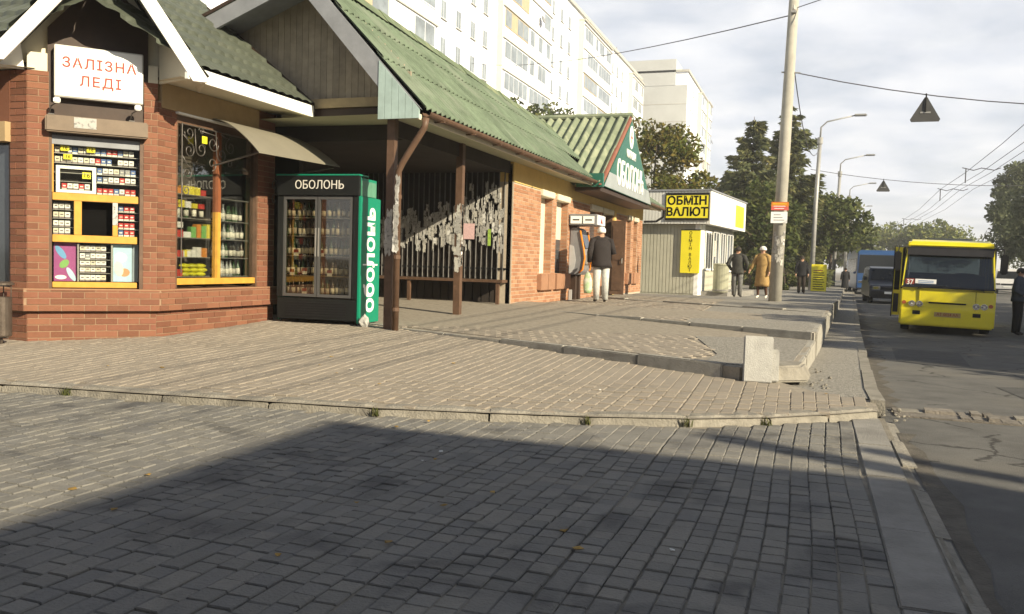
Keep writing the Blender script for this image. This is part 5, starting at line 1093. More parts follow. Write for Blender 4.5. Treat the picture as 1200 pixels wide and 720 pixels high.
    for nm in 'lr': MB().tube([Vector(J['sh' + nm]) * k + Vector((0, 0, .01)), Vector(J['el' + nm]) * k, Vector(J['wr' + nm]) * k + (Vector(J['el' + nm]) - Vector(J['wr' + nm])) * .04], [.083 * k, .068 * k, .05 * k], 12).build('sleeve', cm_[1], root, smooth=True)
    if not coat:
        for nm in 'lr': MB().tube([Vector(J['hip' + nm]) * k, Vector(J['knee' + nm]) * k, Vector(J['ank' + nm]) * k + Vector((0, 0, -.02))], [.105 * k, .08 * k, .066 * k], 12).build('trouser_leg', cm_[2], root, smooth=True)
    return root
# man at the cash machine, seen from behind: faces the terminal (+y and to the left); arm bent to the keypad
person('person', 'white-haired man in dark jacket and pale trousers at the cash machine', (-4.42, 18.55, .36), R(205), 1.70, (.022, .018, .018), (.46, .47, .45), hair=(.72, .71, .68), lean=.10, stout=1.12,
       pose={'ell': (-.27, -.02, 1.12), 'wrl': (-.2, -.24, 1.12), 'palml': (-.18, -.31, 1.13), 'elr': (.27, 0, 1.12), 'wrr': (.27, -.05, .90), 'palmr': (.27, -.07, .83)})
bg_ = thing('shopping_bag', 'white and green plastic shopping bag held by the white-haired man', 'bag', (-4.70, 18.46, .56))
b = MB(); vs = []; fs = []
for i, (z, w_, d_) in enumerate(((0, .075, .045), (.08, .10, .06), (.28, .10, .05), (.40, .07, .03), (.46, .03, .015))):
    for q in range(14): a = 6.2832 * q / 14; r_ = 1 + .08 * math.sin(3 * a + i * 1.3); vs.append((w_ * r_ * math.cos(a), d_ * r_ * math.sin(a), z))
for i in range(4):
    for q in range(14): fs.append((i * 14 + q, i * 14 + (q + 1) % 14, (i + 1) * 14 + (q + 1) % 14, (i + 1) * 14 + q))
fs += [tuple(range(13, -1, -1))]
b.add(vs, fs).build('bag_body', mat('bag_plastic', (.66, .68, .62), .4, .1, 9, spec=.5, col2=(.25, .45, .16)), bg_, smooth=True); MB().tube([(-.02, 0, .44), (0, .0, .60), (.02, 0, .44)], .006, 5).build('handle', M_wht2, bg_)
person('person', 'woman in long tan coat and white knitted hat walking beside the pole', (-1.42, 26.8, T2z(26.8)), R(-25), 1.60, (.34, .22, .085), (.08, .04, .025), shoes=(.6, .58, .52), hat=(.72, .70, .66), coat=.42, pose={'ell': (-.27, -.08, 1.14), 'wrl': (-.33, -.2, .95), 'palml': (-.34, -.24, .88), 'anklel': (0, 0, 0)} and {'ell': (-.27, -.08, 1.14), 'wrl': (-.33, -.2, .95), 'palml': (-.34, -.24, .88), 'kneel': (-.09, -.10, .52), 'ankl': (-.09, -.06, .10), 'toel': (-.095, -.2, .05), 'kneer': (.09, .05, .5), 'ankr': (.09, .16, .11), 'toer': (.095, .04, .04)})
person('person', 'man in grey-black jacket and grey trousers with hand in pocket beside the booth', (-2.32, 29.0, T2z(29.0)), R(170), 1.68, (.045, .045, .04), (.13, .13, .125), hair=(.03, .025, .02), pose={'elr': (.33, .06, 1.12), 'wrr': (.22, -.06, .92), 'palmr': (.18, -.1, .86), 'ell': (-.33, .05, 1.13), 'wrl': (-.24, -.06, .93), 'palml': (-.2, -.1, .87)})
person('person', 'dim figure in dark clothes in the shade of the spruce trees', (-.45, 41., T2z(41.)), R(10), 1.72, (.008, .008, .010), (.02, .014, .010))  # clothes near black: shade painted into the colour of a sunlit figure
person('person', 'distant woman in long black coat walking along the street sidewalk', (2.05, 60., Sz(60.)), R(185), 1.62, (.012, .012, .014), (.012, .012, .014), coat=.3, hair=(.02, .015, .012))
person('person', 'man in blue-grey jacket and black trousers standing in the road by the yellow bus', (4.92, 24.5, Rz(24.5)), R(60), 1.72, (.055, .065, .085), (.012, .012, .014), hair=(.05, .045, .04), lean=.03, jacket_hem=.86, pose={'ell': (-.25, -.02, 1.13), 'wrl': (-.2, -.2, 1.02), 'palml': (-.17, -.26, 1.02)})

# ------------------------------------------------------------------ vehicles
M_tyre = mat('tyre', (.018, .018, .018), .85, .2, 20); M_rim = mat('rim', (.30, .30, .31), .35, .1, 10, metal=.6); M_vgl = glass('vehicle_glass', (.30, .33, .35), .05); M_lamp = glass('lamp_lens', (.85, .85, .85), .25)
M_vin = mat('vehicle_inside', (.03, .03, .035), .8, .2, 5); M_refl = mat('lamp_reflector', (.7, .7, .7), .2, .05, 5, metal=.8); M_amb = mat('indicator', (.35, .08, .02), .3, .05, 5, spec=.6)
def vehicle(name, label, cat, loc, rz, prof, hw, belt, tap, paint, wheels, wr, shell=None, bevel=.05):
    """prof: side outline (y,z), front at negative y. Returns root and side x(z)."""
    root = thing(name, label, cat, loc, rz)
    sx = lambda z: hw - max(0, z - belt) * tap
    b = MB(); n = len(prof)
    vs = [(-sx(z), y, z) for y, z in prof] + [(sx(z), y, z) for y, z in prof]
    b.add(vs, [tuple(range(n)), tuple(range(2 * n - 1, n - 1, -1))] + [(i, i + n, (i + 1) % n + n, (i + 1) % n) for i in range(n)])
    me = b.mesh('body'); bm = bmesh.new(); bm.from_mesh(me); bmesh.ops.recalc_face_normals(bm, faces=bm.faces)
    bmesh.ops.bevel(bm, geom=[e for e in bm.edges if e.calc_face_angle(0) > .25], offset=bevel, segments=3, affect='EDGES', clamp_overlap=True)
    bm.to_mesh(me); bm.free(); me.polygons.foreach_set('use_smooth', [False] * len(me.polygons)); body = link('body', me, paint, root)
    for (x_, y) in [(s_ * (hw - .13), y) for y in wheels for s_ in (-1, 1)]:
        tw = MB(); s_ = 1 if x_ > 0 else -1
        pr = [(wr * .62, -.1), (wr * .96, -.1), (wr, -.06), (wr, .06), (wr * .96, .1), (wr * .62, .1)]; vs = []; fs = []; N_ = 20
        for r_, a_ in pr:
            for q in range(N_): t = 6.2832 * q / N_; vs.append((x_ + a_, y + r_ * math.cos(t), wr + r_ * math.sin(t)))
        for i in range(5):
            for q in range(N_): fs.append((i * N_ + q, i * N_ + (q + 1) % N_, (i + 1) * N_ + (q + 1) % N_, (i + 1) * N_ + q))
        w_ = tw.add(vs, fs).build('wheel', M_tyre, root)
        vs = [(x_ + s_ * .06, y + wr * .63 * math.cos(6.2832 * q / N_), wr + wr * .63 * math.sin(6.2832 * q / N_)) for q in range(N_)]; MB().add(vs + [(x_ + s_ * .085, y, wr)], [(q, (q + 1) % N_, N_) for q in range(N_)]).build('rim', M_rim, w_)
    return root, sx
def front_panel(nm, ma, root, y0, z0, y1, z1, x0a, x1a, x0b, x1b, off=.012, th=.008):
    """quad between profile points (y0,z0) and (y1,z1), offset outward (to -y)"""
    d = Vector((0, y1 - y0, z1 - z0)).normalized(); n = Vector((0, -d.z, d.y)); 
    if n.y > 0: n = -n
    return MB().prism([Vector((x0a, y0, z0)) + n * off, Vector((x1a, y0, z0)) + n * off, Vector((x1b, y1, z1)) + n * off, Vector((x0b, y1, z1)) + n * off], n * th).build(nm, ma, root)
def disc(nm, ma, root, x, y, z, r, th=.01, n=16): return MB().prism([(x + r * math.cos(6.2832 * q / n), y, z + r * math.sin(6.2832 * q / n)) for q in range(n)], (0, -th, 0)).build(nm, ma, root)
# --- yellow city bus (front at local -y)
M_busy = mat('bus_yellow', (.68, .58, .014), .35, .06, 2, spec=.5, coat=.3, stain=(2.3, .56, .22, (.38, .33, .06)))
BW = 1.05
busp = [(-.02, .38), (-.07, .50), (-.05, 1.20), (.32, 2.28), (.42, 2.42), (.7, 2.50), (7.0, 2.50), (7.1, 2.3), (7.1, .42)]
bus, bsx = vehicle('city_bus', 'yellow city bus with route number 37 in its windscreen', 'bus', (3.13, 23.3, Rz(23.) + .0), R(5), [(-.02, .20), (-.07, .36), (-.05, 1.19), (7.1, 1.19), (7.1, .20)], BW, 1.2, .06, M_busy, (1.35, 5.3), .36, bevel=.045)
bus.rotation_euler = (0, R(1.0), R(-6.5)); bus.scale = (1, 1, .95)
rf_ = MB(); n_ = 9
rp_ = [(.30, 2.27), (.34, 2.36), (.42, 2.42), (.7, 2.47), (6.9, 2.47), (7.08, 2.36), (7.1, 2.2)]
vs = [(-(BW - .07 if z < 2.4 else BW - .14), y, z) for y, z in rp_] + [((BW - .07 if z < 2.4 else BW - .14), y, z) for y, z in rp_]; n_ = len(rp_)
rf_.add(vs, [tuple(range(n_)), tuple(range(2 * n_ - 1, n_ - 1, -1))] + [(i, i + n_, (i + 1) % n_ + n_, (i + 1) % n_) for i in range(n_)]); rfo = rf_.build('roof', M_busy, bus, bevel=.04)
MB().box((-.5, 1.4, 2.47), (.5, 2.2, 2.55)).build('roof_hatch', M_grey, rfo)
# pillars
for s_ in (-1, 1):
    MB().prism([(s_ * (BW - .02), -.04, 1.19), (s_ * (BW - .02), .06, 1.19), (s_ * (BW - .09), .42, 2.28), (s_ * (BW - .09), .31, 2.28)], (-s_ * .07, 0, 0)).build('pillar', M_busy, bus)
    for y in (1.3, 2.5, 3.8, 5.1, 6.3, 7.02): MB().box((s_ * (BW - .02) - .04, y - .05, 1.19), (s_ * (BW - .02) + .015, y + .05, 2.28)).build('pillar', M_busy, bus)
    for y0, y1 in ((.45, 1.25), (1.35, 2.45), (2.55, 3.75), (3.85, 5.05), (5.15, 6.25), (6.35, 6.97)): MB().box((s_ * (BW - .03) - .006, y0, 1.2), (s_ * (BW - .03) + .006, y1, 2.28)).build('side_window', M_vgl, bus)
MB().box((-BW + .1, .5, .45), (BW - .1, 7.0, .5)).build('floor', M_vin, bus)
b = MB(); b.box((-BW + .06, 7.0, 1.2), (BW - .06, 7.05, 1.6)); b.box((-BW + .06, 7.0, 2.15), (BW - .06, 7.05, 2.3)); b.build('rear_wall', M_vin, bus); MB().box((-BW + .06, 7.02, 1.6), (BW - .06, 7.03, 2.15)).build('rear_window', glass('rear_glass', (.8, .85, .8), .05), bus)
ws = front_panel('windscreen', M_vgl, bus, -.045, 1.20, .305, 2.26, -BW + .06, BW - .06, -BW + .12, BW - .12, -.004, .006)
b = MB()
for q in ((-BW + .03, BW - .03, 1.195, 1.235), (-BW + .09, BW - .09, 2.20, 2.275)):
    y_ = lambda z: -.045 + (z - 1.2) * .33; b.prism([(q[0], y_(q[2]) - .012, q[2]), (q[1], y_(q[2]) - .012, q[2]), (q[1], y_(q[3]) - .012, q[3]), (q[0], y_(q[3]) - .012, q[3])], (0, -.006, 0))
b.build('seal', M_black, ws)
b = MB(); b.box((-BW + .1, .16, 2.05), (BW - .1, .28, 2.22)); b.build('sun_visor', M_vin, bus)
MB().box((-BW + .12, .1, .9), (BW - .1, .45, 1.2)).build('dashboard', M_vin, bus)
for x in (-.52, .5):
    for y in (1.5, 2.6, 3.7, 4.8): MB().box((x - .4, y, .5), (x + .4, y + .42, .95)).box((x - .4, y + .36, .95), (x + .4, y + .46, 1.55)).build('seat', M_vin, bus, bevel=.03)
MB().box((.15, .75, .5), (.65, 1.2, 1.0)).box((.15, 1.12, 1.0), (.65, 1.25, 1.62)).build('driver_seat', M_vin, bus, bevel=.03)
b = MB(); vs = []; fs = []
for i in range(20):
    a = 6.2832 * i / 20
    for k in range(6): t = 6.2832 * k / 6; r_ = .20 + .015 * math.cos(t); vs.append((.42 + r_ * math.cos(a), .42 + r_ * math.sin(a) * .5 + 0, 1.28 + r_ * math.sin(a) * .75 + .015 * math.sin(t)))
for i in range(20):
    for k in range(6): fs.append((i * 6 + k, ((i + 1) % 20) * 6 + k, ((i + 1) % 20) * 6 + (k + 1) % 6, i * 6 + (k + 1) % 6))
b.add(vs, fs).build('steering_wheel', M_black, bus)
rn = MB().box((-.95, -.02, 1.23), (-.75, -.012, 1.42)).build('route_card', M_red, bus); FBs = (Vector((0, -.02, 0)), Vector((1, 0, 0)), Vector((0, -1, 0))); text('lettering', '37', .19, M_wht2, rn, frameM(FBs, -.85, 1.325, .003), .001, .003, .8)
dc = MB().box((-.73, -.012, 1.23), (-.26, -.006, 1.42)).build('destination_card', M_wht2, bus)
for z_ in (1.375, 1.335, 1.29): MB().box((-.66, -.016, z_ - .008), (-.36 if z_ < 1.3 else -.32, -.013, z_ + .008)).build('print', mat('print_blue', (.12, .25, .5), .5, .1, 5), dc)
yf = -.075
MB().box((-.40, yf - .012, .80), (.42, yf + .03, .838)).build('grille_slot', M_black, bus); MB().box((-.42, yf - .018, .838), (.44, yf + .02, .852)).build('slot_trim', M_busy, bus)
for x_ in (-.62, .62): MB().box((x_ - .004, yf - .006, .66), (x_ + .004, yf + .03, 1.155)).build('panel_joint', mat('joint_dark', (.2, .17, .01), .6, .1, 5), bus)
MB().box((-BW + .06, yf - .004, 1.155), (BW - .06, yf + .03, 1.17)).build('panel_joint', mat('joint_dark', (.2, .17, .01), .6, .1, 5), bus)
b = MB().box((-BW + .02, yf - .05, .22), (BW - .02, yf + .1, .66)).build('bumper', M_busy, bus, bevel=.03)
for s_ in (-1, 1):
    for dx in (.62, .79):
        h = disc('headlight', M_refl, bus, s_ * dx + .02, yf - .001, .775, .078, .012); disc('lens', M_lamp, h, s_ * dx + .02, yf - .014, .775, .07, .012); disc('bulb', M_wht2, h, s_ * dx + .02, yf - .027, .775, .02, .004)
    disc('indicator', M_amb, bus, s_ * .95 + .0, yf - .001, .80, .048, .012)
    MB().box((s_ * .66 - .085, yf - .056, .50), (s_ * .66 + .085, yf - .049, .60)).build('fog_lamp', M_black, bus, bevel=.003)
npl = MB().box((-.26, yf - .064, .465), (.32, yf - .051, .585)).build('number_plate', mat('plate', (.42, .30, .12), .5, .1, 10), bus); text('lettering', 'АТ 0024 АА', .10, M_red, npl, frameM((Vector((0, yf - .064, 0)), Vector((1, 0, 0)), Vector((0, -1, 0))), .03, .525, .002), .001, .001, .9)
for x0, x1, zz in ((-.66, -.05, 1.27), (.78, .1, 1.25)): MB().tube([(x0, -.085, 1.15), (x0, -.10, 1.19), (x1, -.08, zz)], .012, 6).build('wiper', M_black, bus)
for s_ in (-1, 1): 
    mr_ = MB().box((s_ * 1.16 - .08, -.12, 1.62), (s_ * 1.16 + .08, -.03, 2.12)).build('mirror', M_black, bus, bevel=.03); MB().tube([(s_ * .96, .3, 2.25), (s_ * 1.14, 0.0, 2.25), (s_ * 1.16, -.06, 2.1)], .014, 6).build('mirror_arm', M_black, mr_)
# open front door leaves on the kerb side
dd = MB(); dd.box((-BW - .20, .50, .42), (-BW - .02, .54, 2.24)); df = dd.build('door', M_busy, bus); MB().box((-BW - .17, .49, 1.1), (-BW - .05, .498, 2.1)).build('door_window', M_vgl, df); MB().box((-BW - .215, .47, .38), (-BW - .19, .57, 2.26)).build('door_edge', M_black, df); MB().box((-BW - .17, .488, .5), (-BW - .05, .497, 1.0)).build('door_panel', M_vin, df)
MB().box((-BW - .2, 1.18, .42), (-BW - .02, 1.22, 2.24)).build('door', M_black, bus); MB().box((-BW - .012, .55, .44), (-BW + .03, 1.18, 2.24)).build('doorway', M_vin, bus)
# --- dark car, blue bus and white van further off
M_dkcar = mat('car_dark', (.008, .010, .018), .35, .1, 3, spec=.4, coat=.2); M_blbus = mat('bus_blue', (.018, .06, .17), .35, .1, 3, spec=.5); M_whv = mat('van_white', (.62, .62, .62), .35, .06, 3, spec=.5)
M_cgl = mat('car_glass', (.012, .014, .016), .25, .2, 2, spec=.25)
def far_car(name, label, cat, loc, rz, prof, hw, belt, tap, paint, wheels, wr, wsi, side, plate=True, grl=True):
    rt, sx = vehicle(name, label, cat, loc, rz, prof, hw, belt, tap, paint, wheels, wr, bevel=.05)
    (ya, za), (yb, zb) = prof[wsi], prof[wsi + 1]
    front_panel('windscreen', M_cgl, rt, ya + (yb - ya) * .06, za + (zb - za) * .06, ya + (yb - ya) * .94, za + (zb - za) * .94, -sx(za) + .1, sx(za) - .1, -sx(zb) + .12, sx(zb) - .12)
    for s_ in (-1, 1):
        for poly in side: MB().prism([(s_ * (sx(z) + .003), y, z) for y, z in poly], (s_ * .006, 0, 0)).build('side_window', M_cgl, rt)
        y0, z0 = prof[1]; h = MB().box((s_ * (hw - .30) - .17, y0 - .02, z0 + .02), (s_ * (hw - .30) + .17, y0 + .1, z0 + .17)).build('headlight', M_refl, rt, bevel=.02); MB().box((s_ * (hw - .30) - .15, y0 - .028, z0 + .04), (s_ * (hw - .30) + .15, y0 - .021, z0 + .15)).build('lens', M_lamp, h)
        MB().box((s_ * (hw + .1) - .09, ya + .25, za + .02), (s_ * (hw + .1) + .09, ya + .36, za + .18)).build('mirror', paint, rt, bevel=.03)
    y0, z0 = prof[1]; MB().box((-hw * .45, y0 - .012, z0 + .02), (hw * .45, y0 + .05, z0 + .14)).build('grille', M_black, rt); MB().box((-.26, y0 - .03, z0 - .18), (.26, y0 - .012, z0 - .07)).build('number_plate', M_wht2, rt)
    MB().box((-hw + .04, y0 - .01, z0 - .32), (hw - .04, y0 + .08, z0 - .02)).build('bumper', paint if paint is not M_dkcar else M_black, rt, bevel=.03); MB().box((-hw + .06, y0 - .02, z0 - .40), (hw - .06, y0 + .5, z0 - .3)).build('underbody', M_black, rt)
    return rt
mpv = [(-.02, .30), (-.06, .66), (.02, .86), (.85, 1.08), (1.65, 1.70), (2.2, 1.80), (4.2, 1.78), (4.5, 1.2), (4.5, .32)]
far_car('parked_car', 'dark blue people carrier parked behind the yellow bus', 'car', (3.55, 44.5, Rz(40)), R(2), mpv, .92, 1.0, .16, M_dkcar, (.85, 3.6), .32, 3, [[(1.35, 1.1), (1.85, 1.62), (2.6, 1.66), (2.6, 1.1)], [(2.7, 1.1), (2.7, 1.66), (3.8, 1.64), (3.95, 1.1)]])
bbp = [(-.02, .35), (-.08, .75), (-.05, 1.35), (.30, 2.75), (.7, 3.0), (7.6, 3.0), (7.8, 2.6), (7.8, .4)]
far_car('blue_bus', 'blue minibus parked at the kerb behind the dark car', 'bus', (4.05, 62., Rz(60)), R(3), bbp, 1.25, 1.35, .05, M_blbus, (1.5, 5.8), .42, 2, [[(.6 + i * 1.2, 1.5), (.6 + i * 1.2, 2.45), (1.7 + i * 1.2, 2.45), (1.7 + i * 1.2, 1.5)] for i in range(5)])
vnp = [(-.02, .35), (-.05, .75), (.05, 1.05), (.75, 1.25), (1.4, 1.95), (1.8, 2.1), (4.9, 2.1), (5.1, 1.8), (5.1, .38)]
far_car('white_van', 'white van facing the street on the far side of the road', 'van', (15.2, 80., Rz(60) + .0), R(-12), vnp, .95, 1.1, .1, M_whv, (.95, 3.9), .34, 3, [[(1.25, 1.3), (1.6, 1.88), (2.3, 1.9), (2.3, 1.3)], [(2.5, 1.3), (2.5, 1.9), (3.9, 1.9), (3.9, 1.3)]])
# ------------------------------------------------------------------ poles, lamps, wires, hanging signs
M_pole = mat('pole_concrete', (.36, .345, .30), .85, .15, 3, .3, 50); M_lampm = mat('lamp_metal', (.30, .30, .29), .5, .12, 4, metal=.3); M_wire = mat('wire_grey', (.09, .09, .10), .6, .1, 5)
pl = thing('utility_pole', 'tall concrete utility pole with small notices beside the terrace', 'pole', (-.92, 24.05, .345))
pole_top = 9.6; lean = .018
MB().tube([(0, 0, 0), (lean * 4.5, 0, 4.5), (lean * pole_top, 0, pole_top)], [.172, .148, .115], 16).build('shaft', M_pole, pl, smooth=True)
def at_pole(z): return Vector((-.92 + lean * (z - .345), 24.05, z))
n1 = MB().box((-.19, -.20, 2.44), (.25, -.185, 2.66)).build('notice_board', mat('notice_orange', (.62, .20, .03), .6, .1, 9), pl); MB().box((-.19, -.203, 2.44), (.25, -.201, 2.54)).build('print', mat('notice_red', (.6, .12, .1), .6, .3, 18), n1)
for q in range(3): MB().box((-.15 + q * .02, -.204, 2.60 - q * .06), (.2 - q * .03, -.2035, 2.615 - q * .06)).build('print', M_wht2 if q else M_signy, n1)
n2 = MB().box((-.19, -.20, 2.10), (.23, -.185, 2.40)).build('notice_board', M_wht2, pl)
for q in range(3): MB().box((-.12, -.203, 2.17 + q * .07), (.16 - q * .05, -.201, 2.19 + q * .07)).build('print', M_grey, n2)
for i in range(26):
    a = rnd.uniform(-2.6, -.5); z = rnd.uniform(.9, 2.0); r_ = .170 - z * .006; n_ = Vector((math.cos(a), math.sin(a), 0)); scrap(Vector((lean * z, 0, z)) + n_ * (r_ + .004), Vector((-n_.y, n_.x, 0)), Vector((0, 0, 1)), n_, rnd.uniform(.07, .13), rnd.uniform(.1, .24), parent=pl)
MB().tube([(lean * 6 - .2, -.06, 6.1), (lean * 6 + .28, -.02, 6.07)], .02, 6).build('band', M_lampm, pl); MB().box((-.03 + lean * 7.7, -.25, 7.6), (.07 + lean * 7.7, .2, 7.66)).build('bracket', M_lampm, pl)
for s_ in (-.2, .15): MB().lathe([(.02, 0), (.045, .02), (.045, .06), (.03, .09), (.02, .14)], 8, (lean * 7.7 + .02, s_, 7.66)).build('insulator', mat('porcelain', (.45, .42, .38), .3, .1, 8), pl)
def sagwire(name, a, b_, sag, r_, label, cat='wire', group=None, n=14):
    a, b_ = Vector(a), Vector(b_); pts = [a.lerp(b_, i / n) - Vector((0, 0, sag * 4 * (i / n) * (1 - i / n))) for i in range(n + 1)]
    return tag(MB().tube(pts, r_, 5).build(name, M_wire), label, cat, group)
P1 = at_pole(6.42)
SP_END = Vector((15.2, 24.05, 6.0))
sagwire('span_wire', P1 + Vector((.2, 0, 0)), SP_END, .95, .014, 'steel span wire carrying the nearer hanging triangle across the road')
sagwire('span_wire', (-.35, 52, 7.0), (17.5, 52, 6.6), .75, .016, 'thin span wire carrying the farther hanging triangle across the road')
def span_z(x, a, b_, sag):
    t = (x - a.x) / (b_.x - a.x); return a.z + (b_.z - a.z) * t - sag * 4 * t * (1 - t)
def tri_sign(x, y, zt, w, label):
    t = thing('hanging_sign', label, 'sign', (x, y, zt)); h = w * .88
    MB().prism([(-w / 2 + .03, 0, -h - .06), (w / 2 - .03, 0, -h - .06), (w / 2, 0, -h), (.03, 0, -.06), (-.03, 0, -.06), (-w / 2, 0, -h)], (0, .02, 0)).build('plate', mat('sign_back', (.06, .06, .06), .6, .15, 5), t)
    MB().tube([(0, -.02, .03), (0, -.02, -.62 * w)], .018, 6).build('strap', M_black, t); MB().box((-.12, -.012, -h * .75), (.12, -.002, -h * .69)).build('clamp', M_lampm, t)
tri_sign(2.52, 24.05, span_z(2.52, P1 + Vector((.2, 0, 0)), SP_END, .95), .70, 'grey triangular sign back hanging from the nearer span wire')
tri_sign(3.52, 52, span_z(3.52, Vector((-.35, 52, 7.0)), Vector((17.5, 52, 6.6)), .75), .70, 'small grey triangular sign back hanging from the farther span wire')
# overhead line pair with hangers
def wx(y, k): return (5.0, 5.6, 6.0, 6.6)[k] + .027 * y
for k in range(4):
    b = MB(); pts = [Vector((wx(y, k), y, 5.75 + .12 * math.cos(y * .25))) for y in (-10, 5, 15, 24, 33, 42, 52, 65, 80, 100, 130)]; b.tube(pts, .011, 5)
    tag(b.build('trolley_wire', M_wire), 'overhead trolley line running along the road above the yellow bus', 'wire', 'trolley wires over the road')
for y in (24.05, 42, 52, 80):
    h = thing('wire_hanger', 'small hanger clamp joining the trolley lines', 'wire hanger', (wx(y, 1), y, 5.78), group='trolley wire hangers'); MB().tube([(-.75, 0, .12), (-.3, 0, .0), (0, 0, .1), (.5, 0, 0), (.75, 0, .1)], .02, 5).build('bar', M_wire, h); MB().tube([(-.6, 0, .1), (-.6, 0, -.55)], .025, 5).build('rod', M_wire, h)
sagwire('service_cable', at_pole(7.95), (-25.6, 62, 16.5), .6, .016, 'dark service cable running from the pole to the apartment block')
sagwire('service_cable', at_pole(8.1), (9.0, 18.0, 10.2), .3, .012, 'thin cable rising from the pole top across the sky')
sagwire('service_cable', at_pole(7.2), (.10, 49.6, 8.0), 1.5, .016, 'slack cable hanging between the pole and the first street lamp')
def lamp(x, y, H_, label, sgn=1, arm=1.7, grp=None):
    t = thing('street_lamp', label, 'street lamp', (x, y, -.45 if y > 34 else 0), group=grp); H_ += .45
    MB().tube([(0, 0, 0), (.05, 0, H_ * .5), (.13, 0, H_ - 1.2)], [.15, .12, .10], 10).build('pole', M_lampm, t, smooth=True); MB().tube([(.13, 0, H_ - 1.25), (.13, 0, H_ - .9)], .15, 10).build('collar', M_lampm, t)
    MB().tube([(.13, 0, H_ - 1.0), (.15, 0, H_ - .35), (.15 + sgn * .3, 0, H_ - .05), (.15 + sgn * arm, 0, H_ + .25)], [.05, .045, .04, .035], 8).build('arm', M_lampm, t, smooth=True)
    MB().box((.15 + sgn * arm - (.05 if sgn > 0 else .6), -.13, H_ + .20), (.15 + sgn * arm + (.6 if sgn > 0 else .05), .13, H_ + .32)).build('lamp_head', M_lampm, t, bevel=.04)
lamp(-.05, 50, 9.4, 'tall grey street lamp standing beside the yellow notice board'); lamp(1.45, 67, 9.4, 'street lamp second along the terrace beyond the yellow board')
lamp(2.9, 88, 9.4, 'distant street lamp rising above the roadside trees', grp='far street lamps'); lamp(4.4, 118, 9.4, 'distant street lamp rising above the roadside trees', grp='far street lamps')
lamp(19.9, 105, 8.6, 'street lamp on the far side of the road behind the bus roof', -1, grp='lamps across the road'); lamp(22.3, 96, 9.6, 'street lamp among the trees across the road', -1, grp='lamps across the road')
yb_ = thing('notice_board', 'yellow notice board with printed lines at the foot of the street lamp', 'notice board', (.33, 47.5, -.17)); MB().box((-.38, -.03, .28), (.38, .03, 1.72)).build('panel', M_signy, yb_)
for k in range(9): MB().box((-.28, -.036, .42 + k * .12), (.28 - .05 * (k % 3), -.032, .46 + k * .12)).build('print', M_ink if k < 8 else M_red, yb_)
for s_ in (-.33, .33): MB().box((s_ - .03, -.02, 0), (s_ + .03, .02, .3)).build('leg', M_black, yb_)

# ------------------------------------------------------------------ apartment blocks
M_apt = mat('panel_white', (.78, .80, .86), .8, .05, .4, stain=(.25, .6, .2, (.68, .69, .72))); M_aptg = mat('panel_green', (.50, .57, .45), .8, .06, .6); M_aptend = mat('panel_end', (.45, .46, .45), .85, .07, .3)
M_wfr = mat('window_white', (.62, .64, .68), .5, .05, 2); M_log = mat('loggia_glass', (.20, .23, .25), .15, .35, .7, spec=.7); M_slab = mat('slab_grey', (.42, .41, .37), .8, .1, 1)
M_logw = mat('loggia_wood', (.40, .33, .22), .6, .15, 2); M_jn = mat('panel_joint', (.40, .38, .34), .9, .1, 2)
ROWS = [5.3 + 2.6 * i for i in range(9)]; APX = -25.5
Ap = thing('apartment_block', 'long white nine-storey apartment block with glazed balconies behind the shop roof', 'apartment block', (-31, 75, -.4), world=True)
def apt_bays(root, x, y0, y1, zt, flat, bays, rows, seed):
    r = random.Random(seed)
    MB().box((x - 11, y0, -.4), (x, y1, zt)).build('wall', M_apt, root); MB().box((x - 11.2, y0 - .2, zt), (x + .25, y1 + .2, zt + .35)).build('parapet', M_slab, root)
    for y in flat:
        for z in rows:
            w_ = MB().box((x - .05, y - .5, z), (x + .012, y + .5, z + 1.35)).build('window', M_wfr, root); MB().box((x + .012, y - .42, z + .08), (x + .02, y - .03, z + 1.27)).box((x + .012, y + .03, z + .08), (x + .02, y + .42, z + 1.27)).build('pane', M_log, w_); MB().box((x + .012, y - .55, z - .06), (x + .12, y + .55, z - .02)).build('sill', M_slab, w_)
    for (ya, yb, proud) in bays:
        by = MB().box((x - .2, ya, 1.5), (x + proud, yb, zt - .9)).build('balcony_bay', M_apt, root); MB().box((x - .1, ya - .12, 1.5), (x + proud + .03, ya - .004, zt - .88)).build('bay_side', M_aptg, root)
        MB().box((x - .1, ya - .15, zt - .88), (x + proud + .2, yb + .1, zt - .72)).build('bay_roof', M_slab, root)
        n = 2 if yb - ya < 14 else 3; seg = (yb - ya - .6) / 2
        for z in rows:
            if z + 1.5 > zt - .9: continue
            for k in range(2):
                a = ya + .3 + k * (seg + .05) + .2; c = a + seg - .45; kind = r.random(); ma = M_log if kind < .75 else (M_wfr if kind < .9 else M_logw)
                fr_ = MB().box((x + proud, a, z - .05), (x + proud + .05, c, z + 1.45)).build('loggia_window', M_wfr if kind < .85 else M_logw, root)
                np_ = r.choice([3, 4, 5])
                for q in range(np_):
                    if r.random() < .88: pw = (c - a - .1) / np_; MB().box((x + proud + .05, a + .05 + q * pw + .05, z + .04), (x + proud + .06, a + .05 + (q + 1) * pw - .05, z + 1.36)).build('pane', M_log, fr_)
            MB().box((x + proud, ya + .1, z + 1.5), (x + proud + .14, yb - .1, z + 1.6)).build('balcony_slab', M_slab, root)
            if r.random() < .16: yy = r.uniform(ya + 1, yb - 1); MB().lathe([(.001, 0), (.25, .03), (.42, .14), (.42, .16), (.24, .06), (.001, .04)], 12, (0, 0, 0)).build('satellite_dish', M_grey, root).matrix_parent_inverse = Matrix.Translation(-Vector(root.location)) @ Matrix.Translation((x + proud + .3, yy, z + .3)) @ Matrix.Rotation(R(70), 4, 'Y')
    for z in rows: MB().box((x - .01, y0, z - .72), (x + .006, y1, z - .69)).build('panel_joint', M_jn, root)
